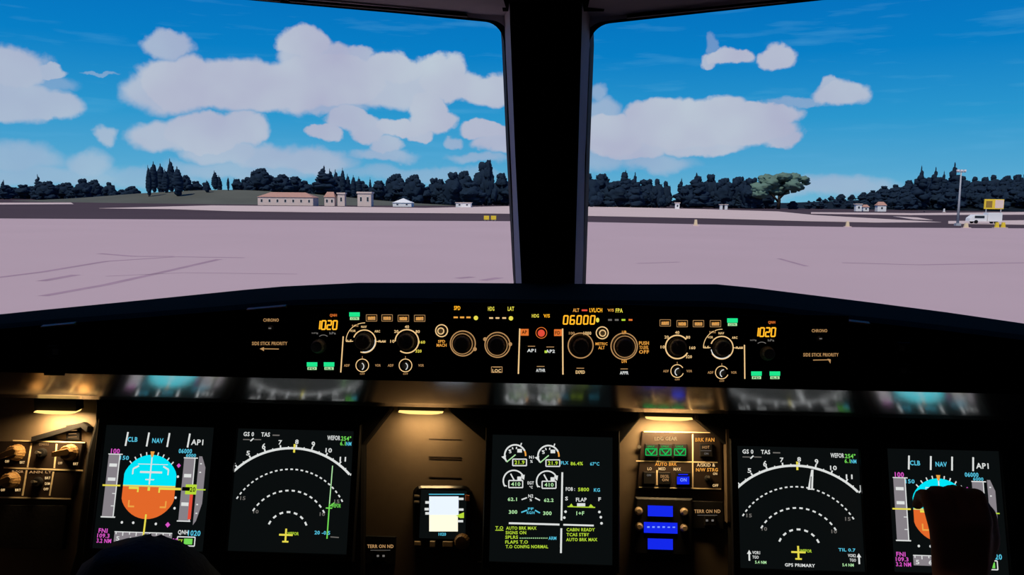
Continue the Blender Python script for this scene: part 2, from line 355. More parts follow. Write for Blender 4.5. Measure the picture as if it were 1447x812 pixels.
# header lining above the windscreens, running back from the glass
def header(idx, pts, slots, label):
    root = empty('trim_%d' % idx, atY(*pts[0]), kind='structure'); root['label'] = label
    O = root.location; mb = MB(); n = len(pts)
    low = [atY(*p)-O for p in pts]; up = [Vector((p.x*.97, p.y-.30, p.z-.012)) for p in low]; top = [p+Vector((0, 0, .10)) for p in up]; ft = [p+Vector((0, .02, .16)) for p in low]
    vs = low+up+top+ft
    for l in range(4):
        for i in range(n-1): mb.add([], [])
    mb.add(vs, [(l*n+i, ((l+1) % 4)*n+i, ((l+1) % 4)*n+i+1, l*n+i+1) for l in range(4) for i in range(n-1)])
    mb.build('lining_panel', GREYT, root)
    for (t0, t1, s0, s1) in slots:
        def q(t, s):
            f = t*(n-1); i = min(int(f), n-2); a = low[i].lerp(low[i+1], f-i); b = up[i].lerp(up[i+1], f-i); return a.lerp(b, s)-Vector((0, 0, .002))
        m = MB(); a = [q(t0, s0), q(t1, s0), q(t1, s1), q(t0, s1)]; b = [p-Vector((0, 0, .003)) for p in a]
        m.add(a+b, [(0,1,2,3),(7,6,5,4),(0,4,5,1),(1,5,6,2),(2,6,7,3),(3,7,4,0)]); m.build('vent_slot', RUB, root)
    return root
header(2, [(719, 26, 1.15), (690, 25, 1.145), (400, 0, 1.068), (100, -30, .97), (-160, -70, .86), (-460, -130, .74)], [(.22, .39, .055, .085), (.40, .53, .03, .06), (.016, .18, .015, .03)], 'grey lining above the left windshield with dark vent slots')
header(3, [(827, 26, 1.15), (860, 27, 1.145), (1120, 0, 1.068), (1420, -32, .97), (1690, -74, .86), (2010, -140, .74)], [(.22, .39, .055, .085), (.016, .18, .015, .03)], 'grey lining above the right windshield with dark vent slots')
# black overhead console carrying on from the centre post
oh = MB().slab([(-.075, -.25), (.075, -.25), (.065, .27), (-.065, .27)], 0, .05)
o = oh.build('trim_4', POSTB, None); o.matrix_world = Matrix.Translation((0, .82, 4.805)) @ Matrix.Rotation(math.radians(-14), 4, 'X'); tag(o, 'black overhead console above the centre post', kind='structure')
# ------------------------------------------------------------------ glareshield
def glareshield():
    xs = [-170, 0, 57, 200, 348, 405, 510, 640, 776, 900, 1010, 1062, 1142, 1230, 1330, 1447, 1620]
    sil = [464, 445, 439, 425, 410, 405, 400, 400, 401, 402, 402, 407, 417, 428, 441, 458, 482]
    ft = [482, 465, 460, 449, 437, 432, 429, 430, 432, 433, 434, 437, 446, 456, 467, 481, 502]
    vs = []; n = len(xs); root = empty('glareshield', (0, 1.0, FLZ+.9), 'matt black glareshield running under both windshields with a glossy lower lip', 'glareshield')
    O = root.location; Yf = []
    for x in xs: Yf.append(1.36 - abs(x-776)/776*.20)
    z_bot = atY(776, 541, 1.0).z; z_lip = atY(776, 579, 1.095).z
    sec = []
    for x, a, b, Y in zip(xs, sil, ft, Yf):
        P = atY(x, a, Y); Q = FCU.at(x, b).O
        R = Vector((Q.x, FCU.at(776, 541).O.y, z_bot)); S = Vector((Q.x*1.04, 1.095, z_lip))
        sec.append((P, Q, R, S))
    body = MB(); vs = []
    for P, Q, R, S in sec:
        vs += [P-O, (P+Vector((0, -.012, .002)))-O, (Q+Vector((0, .03, .004)))-O, (Q+Vector((0, .004, 0)))-O, Q+Vector((0, .004, -.006))-O, R-O, (S+Vector((0, .11, -.0)))-O, (P+Vector((0, .0, -.06)))-O]
    k = 8; fs = []
    for i in range(n-1):
        for j in range(k):
            if j == 5: continue
            fs.append((i*k+j, i*k+(j+1) % k, (i+1)*k+(j+1) % k, (i+1)*k+j))
    fs += [tuple(range(k)), tuple((n-1)*k+j for j in reversed(range(k)))]
    body.add(vs, fs); body.build('shield_body', GLARE, root)
    lip = MB(); vs = []
    for P, Q, R, S in sec:
        for t in range(5):
            f = t/4; bow = math.sin(f*math.pi)*.004; p = R.lerp(S, f); vs.append(p-O+Vector((0, bow, -bow)))
        vs.append(S-O+Vector((0, .012, .004)))
    k = 6
    lip.add(vs, [(i*k+j, i*k+j+1, (i+1)*k+j+1, (i+1)*k+j) for i in range(n-1) for j in range(k-1)])
    lip.build('glossy_lip', LIP, root, smooth=True)
    so = MB()                                             # soffit from the lip to the panel
    so.box((sec[0][3].x-O.x, 1.1-O.y, z_lip+.004-O.z), (sec[-1][3].x-O.x, 1.235-O.y, z_lip+.02-O.z)); so.build('soffit', BLACK, root)
    for (x0, y0, x1, y1) in ((348, 437.5, 403, 432.5), (57, 461.5, 104, 457), (1142, 447, 1230, 457)):  # thin tan strips paint in the bright glints along the top edge
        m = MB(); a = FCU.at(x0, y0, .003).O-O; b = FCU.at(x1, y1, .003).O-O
        m.add([a, b, b+Vector((0, .006, .0016)), a+Vector((0, .006, .0016)), a-Vector((0, 0, .001)), b-Vector((0, 0, .001)), b+Vector((0, .006, -.003)), a+Vector((0, .006, -.003))], [(0,1,2,3),(4,5,1,0),(7,6,5,4),(3,2,6,7),(0,3,7,4),(1,5,6,2)]); m.build('edge_glint', pbr('tan_edge_glint', (236, 150, 60), .4, .3), root)
    # legends on the wings, backlit
    g = G(lambda x, y: FCU.uv(x, y, .0035), .0035)
    return root
GS = glareshield()
# wing placards: chronometer buttons and priority arrows, one plate per wing
def wing(cx, s, label):
    fr = FCU.at(cx, 480); k = FCU.mpp(cx, 480); root = empty('glareshield_wing_panel', fr.M, label, 'panel')
    MB().slab(fr.quad(cx-38, 444, cx+38, 524), 0, .003, .0008).build('faceplate', FACE, root)
    n = .0036; g = G(lambda x, y: fr.uv(x, y, n), n)
    dy = 0
    g.text('dimcream', 'CHRONO', cx+s*2, 452 if s > 0 else 467, 22, 4.6)
    ty = 485 if s > 0 else 501
    g.text('dimcream', 'SIDE STICK PRIORITY', cx, ty, 50, 5)
    a0, a1 = (cx-11, cx+13); yy = 492.5 if s > 0 else 508.5
    g.line('dimcream', (a0, yy), (a1, yy+s*.4), 1.2)
    if s > 0: g.poly('dimcream', [(a0-3, yy), (a0+3, yy-2.4), (a0+3, yy+3.4)])
    else: g.poly('dimcream', [(a1+1, yy-1), (a1-4, yy-2), (a1+.5, yy+5)])
    g.build(root, 'lettering')
    b = MB(); c = fr.uv(cx+s*4, 463 if s > 0 else 477.5); b.lathe([(3.6*k, .003), (3.6*k, .008), (2.8*k, .0095), (0.01*k, .0095)], 20, (c[0], c[1], 0)); pb = b.build('chrono_button', KNOB, root)
    MB().slab([(c[0]-1.7*k, c[1]-.7*k), (c[0]+1.7*k, c[1]-.7*k), (c[0]+1.7*k, c[1]+.7*k), (c[0]-1.7*k, c[1]+.7*k)], .0095, .0100).build('button_mark', EM('dimwhite'), pb)
wing(381, 1, 'black wing panel with stopwatch legend left of the standby pressure readout')
wing(1160, -1, 'black wing panel with stopwatch legend right of the second pressure readout')
def warn(pxs, label):
    x = sum(p[0] for p in pxs)/len(pxs); y = sum(p[1] for p in pxs)/len(pxs); fr = FCU.at(x, y)
    root = empty('warning_light_panel', fr.M, label, 'panel'); 
    MB().slab(fr.quad(x-14, y-32, x+14, y+32), 0, .003, .0008).build('faceplate', FACE, root)
    for (a, b) in pxs:
        p = MB().slab(fr.quad(a-9, b-9, a+9, b+9, .003), .003, .008, .001).build('push_button', BEZ, root)
        MB().slab(fr.quad(a-4, b-4, a+4, b+4, .0082), .008, .0083).build('button_legend', pbr('dim_legend', (92, 90, 88), .5), p)
warn([(1275, 492), (1277, 523)], 'pair of unlit square warning buttons on right glareshield wing')
warn([(78, 497)], 'single unlit square warning button on left glareshield wing')
# ------------------------------------------------------------------ glareshield control panels
_km = {}
def knob_mesh(kind):
    if kind in _km: return _km[kind]
    mb = MB()
    if kind == 'big': mb.lathe([(1.0, 0), (1.0, .25), (.86, .35), (.82, 1.1), (.72, 1.25), (.0, 1.27)], 32, knurl=.045)
    elif kind == 'bigout': mb.lathe([(1.0, 0), (1.0, .42), (.93, .5), (.70, .5)], 32, knurl=.03)
    elif kind == 'biginn': mb.lathe([(.72, .4), (.70, 1.15), (.6, 1.28), (.0, 1.3)], 28, knurl=.05)
    elif kind == 'small': mb.lathe([(1.0, 0), (1.0, .3), (.75, .4), (.7, 1.3), (.55, 1.45), (.0, 1.45)], 20)
    elif kind == 'pushring': mb.lathe([(.66, 0), (.66, .5), (.58, .62), (.0, .62)], 20)
    me = mb.mesh('knob_'+kind); _km[kind] = me; return me
def knob(parent, fr, px, py, r, kind='big', mat=KNOB, n=.003, name='rotary_knob', ptr=None):
    k = FCU.mpp(px, py) if fr.tilt == FCU.tilt else MP.mpp(px, py)
    u, v = fr.uv(px, py, n)
    me = knob_mesh(kind)
    if not me.materials: me.materials.append(mat)
    o = put(name, me, None, parent, (u, v, n), r*k)
    if me.materials[0] is not mat: o.material_slots[0].link = 'OBJECT'; o.material_slots[0].material = mat
    if ptr is not None:
        a = math.radians(ptr); m = MB().box((-.07, .25, 1.2), (.07, .68, 1.33)); q = m.build('pointer_line', CREAMP, o); q.rotation_euler = (0, 0, a-math.pi/2)
    return o
def lit_button(parent, fr, x, y, w, h, legend, lit=None, n=.003, amber=True):
    b = MB().slab(fr.quad(x-w/2, y-h/2, x+w/2, y+h/2, n), n, n+.004, .0008).build('push_button', BEZ, parent)
    nn = n+.0044; g = G(lambda a, c: fr.uv(a, c, nn), nn)
    if lit:
        g.rect(lit, x-w/2+1, y-h/2+1, x+w/2-1, y+h*.05); g.rect('palegreen' if lit != 'blue' else 'paleblue', x-w/2+2, y+h*.1, x+w/2-2, y+h/2-1.2)
        g.text('black', legend, x, y+h*.26, w*.55, h*.22, .0003)
    else:
        g.frame('dimcream', x-w/2+1, y-h/2+1, x+w/2-1, y+h/2-1, .7); g.rect('dimcream', x-w*.32, y-h*.16, x+w*.32, y+h*.26)
        g.text('amber', legend, x, y+.4, w*.62, h*.44, .0003)
    g.build(b, 'legend'); return b
def efis(L):
    if L: x0, x1, y0, y1, name, lab = 433, 606, 436, 535, 'efis_control_panel', 'black control panel whose lit green key and 1020 readout sit left of the autopilot unit'
    else: x0, x1, y0, y1, name, lab = 922, 1112, 444, 543, 'efis_control_panel', 'black control panel whose lit green key and 1020 readout sit right of the autopilot unit'
    cx, cy = (x0+x1)/2, (y0+y1)/2; fr = FCU.at(cx, cy); root = empty(name, fr.M, lab, 'control panel')
    MB().slab(fr.quad(x0, y0, x1, y1), -.004, .003, .0008).build('faceplate', FACE, root)
    n = .0036; g = G(lambda x, y: fr.uv(x, y, n), n)
    qx, qy = (446, 453) if L else (1065.5, 463); kx, ky = (451, 489) if L else (1084, 499)
    # pressure readout
    wdw = MB().slab(fr.quad(qx-4, qy-12, qx+36, qy+15, .003), .003, .0034).build('readout_window', SCREEN, root)
    d = G(lambda x, y: fr.uv(x, y, .0038), .0038); d.digits('lcd', '1020', qx, qy, 5.4, 12, 2.6, 2.0); d.text('orange', 'QNH', qx+25, qy-7.5, 10, 4.6); d.build(wdw, 'digits')
    g.text('dimwhite', 'inHg', qx-1, qy+17.5, 9, 3); g.text('dimwhite', 'hPa', qx+24, qy+17.5, 9, 3.4); g.arc('dimwhite', (qx+11, qy+29), 9, 50, 130, 1)
    knob(root, fr, kx, ky, 10.5, 'big', KNOBG)
    for bx, t in (((441, 'FD'), (465, 'ILS')) if L else ((1069, 'FD'), (1095, 'ILS'))):
        lit_button(root, fr, bx, 517 if L else 530, 17, 13, t, 'led_green')
    # divider
    if L: g.line('cream', (485, 475), (481.5, 526), 1.7)
    else: g.line('cream', (1052, 487), (1052.5, 535), 1.7)
    names = ['CSTR', 'WPT', 'VOR D', 'NDB', 'ARPT']
    bxs = [(501, 446.5), (525, 449), (547, 449), (570, 449.5), (593, 449.5)] if L else [(1035, 455), (1011, 457), (987, 457), (964, 457), (940, 456)]
    for i, (bx, by) in enumerate(bxs): lit_button(root, fr, bx, by, 17, 13 if i == 0 else 11, names[i], 'led_green' if i == 0 else None)
    # mode selector and range selector
    mx, my = (515, 482) if L else (1020, 491); rx, ry = (575, 482) if L else (957, 490)
    knob(root, fr, mx, my, 13.0, 'big', KNOB, ptr=70); knob(root, fr, rx, ry, 13.5, 'big', KNOB, ptr=120)
    g.arc('cream', (mx, my), 16, -110 if L else -150, 160, 1.6) ; g.arc('white', (mx, my), 15.2, -100 if L else -170, 10 if L else -40, 1.3)
    g.arc('cream', (rx, ry), 16.5, -125 if L else -60, 180 if L else -390+90, 1.7) if L else g.arc('cream', (rx, ry), 16.5, 40, 330, 1.9)
    g.arc('cream', (mx, my), 26, 115, 180, 1.0); g.arc('cream', (mx, my), 26, 88, 112, 1.0); g.line('cream', (mx-26, my), (mx-16, my), 1); g.line('cream', (mx+16, my), (mx+29, my+1), 1.0)
    for t, a, r in (('ILS', 178, 22), ('VOR', 138, 22), ('NAV', 92, 20.5), ('ARC', 38, 23), ('PLAN', 0, 25)):
        g.text('cream', t, mx+r*math.cos(math.radians(a)), my-r*math.sin(math.radians(a)), 8 if len(t) < 4 else 10, 3.4)
    g.text('dimcream', 'ROSE', mx-13, my-22, 9, 3)
    for t, a in (('10', 180), ('20', 137), ('40', 90), ('80', 42), ('160', -3), ('320', -40)):
        r = 20.5 if t not in ('160', '320') else 21.5
        g.text('yellow' if (L and t in ('160', '320')) else 'cream', t, rx+r*math.cos(math.radians(a)), ry-r*math.sin(math.radians(a)), 6 if len(t) < 3 else 8.5, 4.2)
    # ADF / VOR toggles
    for (ax, ay), (lx, rx2) in ((((512, 516), (490, 534)), ((573, 516), (552, 595))) if L else (((957, 524), (941, 974)), ((1020, 526), (1004, 1037)))):
        t = knob(root, fr, ax, ay, 6.0, 'small', KNOB, name='toggle_switch'); g.arc('cream', (ax, ay), 9, 0 if L else 30, 360 if L else 340, 1.2); g.arc('white', (ax, ay), 5.2, -60 if L else 90, 60 if L else 240, 1.2, dn=.012)
        g.text('dimcream', 'ADF', lx, ay, 8, 3.6); g.text('dimcream', 'VOR', rx2, ay, 8, 3.6); g.text('dimcream', 'OFF', ax, ay+12, 7, 2.4); g.line('dimcream', (ax, ay-13), (ax, ay-10), .8)
    g.build(root, 'lettering')
efis(True); efis(False)
def fcu():
    x0, x1, y0, y1 = 609, 919, 428, 538; fr = FCU.at((x0+x1)/2, (y0+y1)/2)
    root = empty('autopilot_control_unit', fr.M, 'black autopilot control unit in mid glareshield showing an amber 06000 readout', 'control panel')
    MB().slab(fr.quad(x0, y0, x1, y1), -.004, .003, .0008).build('faceplate', FACE, root)
    n = .0036; g = G(lambda x, y: fr.uv(x, y, n), n)
    def window(a, b, c, d_): return MB().slab(fr.quad(a, b, c, d_, .003), .003, .0034).build('readout_window', SCREEN, root)
    m = .0038
    w = window(636, 430, 680, 455); d = G(lambda x, y: fr.uv(x, y, m), m); d.text('lcd', 'SPD', 646, 435, 9, 6)
    for x in (644, 653, 662): d.rect('amber', x-3, 447, x+3, 449.4)
    d.disc('yellow', (672.5, 449), 3.2); d.build(w, 'digits')
    w = window(686, 430, 730, 456); d = G(lambda x, y: fr.uv(x, y, m), m); d.text('yellow', 'HDG', 694, 436, 9, 6); d.text('yellow', 'LAT', 722, 436, 9, 6)
    for x in (694, 703, 712.5): d.rect('cream', x-2.7, 448, x+2.7, 450.2)
    d.disc('yellow', (722, 449.5), 3.2); d.build(w, 'digits')
    w = window(748, 440, 782, 453); d = G(lambda x, y: fr.uv(x, y, m), m); d.text('yellow', 'HDG', 756.5, 446, 10, 5); d.text('lcd', 'V/S', 772.5, 446, 9, 5); d.build(w, 'digits')
    w = window(790, 433, 900, 460); d = G(lambda x, y: fr.uv(x, y, m), m)
    d.digits('lcd', '06000', 796, 446, 5.6, 11.5, 3.9, 2.0); d.disc('yellow', (844.5, 452), 2.4, ry=3.4)
    d.text('amber', 'ALT', 814, 438, 9, 5); d.rect('red', 822, 437, 830, 439.4); d.text('lcd', 'LVL/CH', 842, 438, 18, 6); d.text('amber', 'V/S', 863, 438, 9, 4); d.text('yellow', 'FPA', 875, 438.5, 10, 6)
    for x, c in ((862, 'dimwhite'), (871.5, 'dimwhite'), (881, 'lime'), (891, 'orange')): d.rect(c, x-2.7, 450.5, x+2.7, 453)
    d.build(w, 'digits')
    # selector knobs: outer ring with halo, inner grip
    for (x, y, r, lab) in ((654, 485, 16, 1), (703, 487, 16, 2), (820.5, 488, 16, 3), (882, 489, 17, 4)):
        k = knob(root, fr, x, y, r, 'bigout', KNOB); knob_in = put('inner_grip', knob_mesh('biginn'), KNOB, k)
        g.arc('dimcream', (x, y), r+1.6, 0, 360, 1.6)
        halo = MB(); 
        for i in range(24):
            a, b = 2*math.pi*i/24, 2*math.pi*(i+1)/24
            halo.add([(.86*math.cos(a), .86*math.sin(a), .52), (.92*math.cos(a), .92*math.sin(a), .52), (.92*math.cos(b), .92*math.sin(b), .52), (.86*math.cos(b), .86*math.sin(b), .52)], [(0,1,2,3)])
        if lab in (1, 2, 4): halo.build('halo_ring', EM('dimcream'), k)
    for (x, y) in ((671, 493), (685.5, 479), (721, 486)): g.disc('dimcream', (x, y), 2.8)
    # push rings
    for (x, y, t, tx, ty, w_, h_) in ((624, 467, 'SPD', 624, 482, 10, 4), (851, 470, 'METRIC', 850, 485.5, 17, 4)):
        k = knob(root, fr, x, y, 9, 'pushring', KNOB, name='push_button'); g.arc('cream', (x, y), 8.4, 0, 360, 1.5); g.arc('cream', (x, y), 4.2, 0, 360, 1.5, dn=.0075)
        g.text('amber', t, tx, ty, w_, h_); g.text('amber', 'MACH' if t == 'SPD' else 'ALT', tx, ty+5.5, 14 if t == 'SPD' else 9, 4.4)
    k = knob(root, fr, 765, 470, 8.5, 'pushring', pbr('red_plastic', (150, 40, 30), .4), name='red_button'); k['label'] = 'lit red round button'
    g.disc('red', (765, 470), 5.0, dn=.0076, n=16); g.arc('orange', (765, 470), 7.6, 0, 360, .9)
    g.rect('orange', 735.5, 464.5, 747, 474); g.rect('orange', 783, 465, 794, 474.5); g.text('black', 'AP', 741, 469, 7, 5, .0002); g.text('black', 'FD', 788, 470, 7, 5, .0002)
    g.line('cream', (734.5, 464), (732.5, 528), 1.9); g.line('cream', (795, 464), (795.5, 529), 1.9)
    g.text('amber', 'UP', 882, 469.5, 6, 5); g.text('amber', 'DN', 882, 510, 7, 5)
    g.text('dimcream', '100', 808, 470.5, 8, 4); g.text('cream', '1000', 830, 470.5, 11, 4.6)
    for i, t in enumerate(('PUSH', 'TO LEVEL', 'OFF')): g.text('amber', t, 910, 484.5+6.2*i, 14 if i != 1 else 13, 5)
    g.build(root, 'lettering')
    for (x, y, w_, h_, t) in ((702, 522, 17, 10, 'LOC'), (751, 493.5, 17, 12, 'AP1'), (777.5, 494.5, 18, 12, 'AP2'), (764, 521.5, 18, 11, 'A/THR'), (820, 524, 18, 11, 'EXPED'), (882, 525, 17, 11, 'APPR')):
        b = MB().slab(fr.quad(x-w_/2, y-h_/2, x+w_/2, y+h_/2, .003), .003, .007, .0008).build('push_button', BEZ, root)
        q = G(lambda a, c: fr.uv(a, c, .0074), .0074); bright = 'white' if t.startswith('AP') or t == 'A/THR' else 'cream'
        q.text(bright, t, x, y+1.5, w_*.72, 4.6); q.rect('dimcream', x-w_*.3, y-h_/2+1, x+w_*.3, y-h_/2+2)
        if t == 'LOC': q.frame('dimcream', x-w_/2+1, y-h_/2+1, x+w_/2-1, y+h_/2-1, .8)
        if t == 'AP2': q.rect('lime', x-8, y+.5, x-4, y+4)
        q.build(b, 'legend')
fcu()
# ------------------------------------------------------------------ main instrument panel
def main_panel():
    root = empty('instrument_panel', MP.M, 'brown grey main instrument panel with raised black display surrounds', 'panel'); n = 0
    MB().slab(MP.poly([(-120, 545), (1640, 600), (1660, 980), (-150, 960)]), -.02, 0).build('panel_sheet', PANEL, root)
    t = .020
    def sur(pts):
        MB().slab(MP.poly(pts, t), .0, t, .003).build('display_surround', BLACK, root)
    sur([(134, 556), (553, 568), (553, 578), (514, 628), (512, 900), (70, 900), (106, 780), (122, 640), (134, 596)])
    sur([(632, 570), (905, 576), (905, 590), (873, 630), (872, 900), (688, 900), (694, 630), (634, 580)])
    sur([(982, 577), (1640, 592), (1640, 960), (1034, 900), (1031, 632), (984, 592)])
    # drawn placard outlines etched on the bare sheet between displays
    for (a, b, c, d) in ((606, 620, 652, 645), (606, 648, 652, 674)):
        for p in ((a, b, c, b+1), (a, d, c, d+1)): MB().slab(MP.quad(*p), 0, .0008).build('etched_line', PANELD, root)
    for (x0, y0, x1, y1) in ((676, 796, 874, 798.5), (425, 788, 468, 790)):
        MB().slab(MP.quad(x0, y0, x1, y1, t), t, t+.006, .001).build('ledge_strip', BEZ, root)
main_panel()
TS = .020
def display(name, corners, label, draw):
    (ax, ay), (bx, by), (cx_, cy_), (dx, dy) = corners            # TL TR BR BL
    mx = (ax+bx+cx_+dx)/4; my = (ay+by+cy_+dy)/4; fr = MP.at(mx, my, TS); k = MP.mpp(mx, my)
    w = ((bx-ax)+(cx_-dx))/2*k/2; h = ((dy-ay)+(cy_-by))/2*k/2/math.cos(0.19)
    root = empty(name, fr.M, label, 'display')
    b = MB(); e = .010; O = [(-w-e, -h-e), (w+e, -h-e), (w+e, h+e), (-w-e, h+e)]; I = [(-w, -h), (w, -h), (w, h), (-w, h)]
    vs = [(*p, 0) for p in O]+[(*p, .008) for p in O]+[(p[0]*.985, p[1]*.985, .010) for p in O]+[(*p, .010) for p in I]+[(*p, .003) for p in I]
    b.add(vs, [(l*4+i, l*4+(i+1) % 4, (l+1)*4+(i+1) % 4, (l+1)*4+i) for l in range(4) for i in range(4)]); b.build('bezel', BEZ, root)
    s = MB().slab(I, .001, .003).build('screen', emi_screen(), root)
    nn = .0035
    g = G(lambda x, y: (-w+2*w*x/100, h-2*h*y/100), nn); g.px = lambda x, y: fr.uv(x, y, nn)
    draw(g); g.build(s)
    return root
def emi_screen():
    if 'screen' in MT: return MT['screen']
    m = bpy.data.materials.new('display_backlight_black'); m.use_nodes = True; b = m.node_tree.nodes['Principled BSDF']
    b.inputs['Base Color'].default_value = (.004, .005, .005, 1); b.inputs['Roughness'].default_value = .3
    b.inputs['Emission Color'].default_value = (.30, .42, .44, 1); b.inputs['Emission Strength'].default_value = .010
    MT['screen'] = m; return m
def pfd(g):
    d1, d2, d3 = .0002, .0004, .0006
    for x in (20, 39.3, 58, 76.5): g.line('white', (x+.6, 5.5), (x-.4, 17), 1.5)
    g.text('cyan', 'CLB', 25.5, 11.5, 9, 4); g.text('cyan', 'NAV', 48.5, 12, 10, 4); g.text('white', 'AP1', 84.5, 12.5, 11, 4.6)
    g.rect('grey', 5.4, 24, 15.6, 75); g.line('white', (15.6, 24), (15.6, 75), .9, d1); g.line('white', (5, 24), (18, 24), .8, d1); g.line('white', (4.5, 75), (17.5, 75), 1, d1)
    for y in (33, 44.5): g.rect('white', 7, y-1.3, 14, y+1.3, d1)
    for y in (56, 66): g.line('white', (12.5, y), (15.6, y), .7, d1)
    g.line('yellow', (3, 49.5), (19, 49.5), 1.3, d2); g.text('magenta', '100', 11, 21.5, 8, 4.2); g.text('cyan', '150', 20, 26.8, 8, 3.4)
    C = (45, 49.8); R = 26; hw = 23.6; pts = []
    def ball(a0, a1, n=24): return [(max(C[0]-hw, min(C[0]+hw, C[0]+R*1.0*math.cos(math.radians(a0+(a1-a0)*i/n)))), C[1]-R*math.sin(math.radians(a0+(a1-a0)*i/n))) for i in range(n+1)]
    g.poly('sky', ball(0, 180)); g.poly('earth', ball(180, 360))
    for i in range(-4, 5):
        a = math.radians(90+i*11); g.line('white', (C[0]+R*math.cos(a), C[1]-R*math.sin(a)), (C[0]+(R+2.6)*math.cos(a), C[1]-(R+2.6)*math.sin(a)), 1.0, d1)
    g.poly('amber', [(43.2, 21), (46.8, 21), (45.9, 25.5), (44.1, 25.5)], d2)
    g.line('white', (33, 31.5), (60, 31.5), .6, d1); g.line('white', (35.5, 38), (55.5, 38), 1.6, d1); g.line('white', (41, 44), (49, 44), 1.0, d1); g.line('white', (45, 26), (45, 48), 1.2, d1)
    for x, s in ((29, 1), (61, -1)):
        g.line('white', (x, 35.5), (x+s*5, 33), 1.4, d1); g.line('white', (x, 35.5), (x, 40), 1.2, d1)
        g.line('amber', (x-s*1, 66), (x+s*4.5, 66), 1.4, d1); g.line('amber', (x-s*.6, 61), (x-s*.6, 66), 1.3, d1)
    g.line('yellow', (21.4, 49.2), (68.6, 49.2), 1.0, d1)
    g.line('yellow', (27, 51), (36, 51), 1.9, d2); g.line('yellow', (35.4, 51), (35.4, 54.4), 1.4, d2); g.line('yellow', (54, 51), (74, 51), 1.9, d2); g.line('yellow', (54.6, 51), (54.6, 54.4), 1.4, d2)
    g.rect('yellow', 44, 50, 46.2, 53, d2)
    g.rect('grey', 74.2, 25.5, 84, 76.5); g.line('white', (84, 25.5), (84, 76.5), .8, d1); g.line('white', (73.8, 25.5), (86.5, 25.5), .9, d1); g.line('white', (73, 76.5), (85, 76.5), .9, d1)
    for y in (40, 63): g.rect('white', 75.5, y-1.4, 82, y+1.4, d1)
    g.rect('red', 82.4, 55, 85.2, 75, d2); g.rect('lime', 78, 47, 88, 55, d2); g.rect('black', 75, 49.2, 82, 52.2, d3); g.text('black', '20', 84.6, 51, 5, 4, d3)
    g.poly('grey', [(87.5, 24), (90.2, 24), (94, 33), (94, 62), (90, 76), (87.5, 79.5)]); g.line('lime', (87, 51), (96, 51), 1, d2)
    for y in (30, 37, 63, 70): g.rect('white', 89, y-.5, 90.6, y+.5, d1)
    g.text('cyan', '06000', 74.5, 20, 12, 3.8); g.text('cyan', '6000', 80, 23.4, 9, 2.8)
    for (x, y, c, r) in ((69.8, 32, 'magenta', 1.9), (70, 41, 'white', 1.1), (69.8, 58, 'white', 1.1), (69.8, 66.5, 'white', 1.1), (24, 79, 'white', 1.1), (34.2, 79, 'white', 1.1), (54.5, 79.4, 'white', 1.1), (65.2, 79.8, 'magenta', 2.2)):
        g.disc(c, (x, y), r, n=8 if r < 1.5 else 4)
    g.line('yellow', (45, 72), (44.6, 90), 1.5, d2)
    g.rect('grey', 18.5, 86.5, 70, 94.5); g.line('white', (18.5, 86.5), (70, 86.5), .7, d1)
    for i in range(9): g.line('white', (20+i*6, 86.5), (20+i*6, 89.5 if i % 2 else 88.5), .9, d1)
    for i, t in enumerate(('5', '6', '7', '8', '9')): g.text('white', t, 22+i*11, 91.8, 3, 3.4, d1)
    g.text('magenta', '108', 72, 92.5, 7, 4.4, d2)
    g.text('magenta', 'FNI', 8, 86, 8, 3.6); g.text('magenta', '109.3', 8.8, 90, 11, 3.4); g.text('magenta', '3.2 NM', 9.8, 94, 13, 3.4)
    g.text('white', 'QNH', 79.5, 85.6, 9, 4); g.text('cyan', '1020', 89.5, 85.8, 11, 4.4); g.frame('white', 75, 89, 90.6, 96, .9); g.rect('green', 81, 90.3, 88.5, 94.8); g.text('lime', 'FT', 78, 92.6, 4, 3)
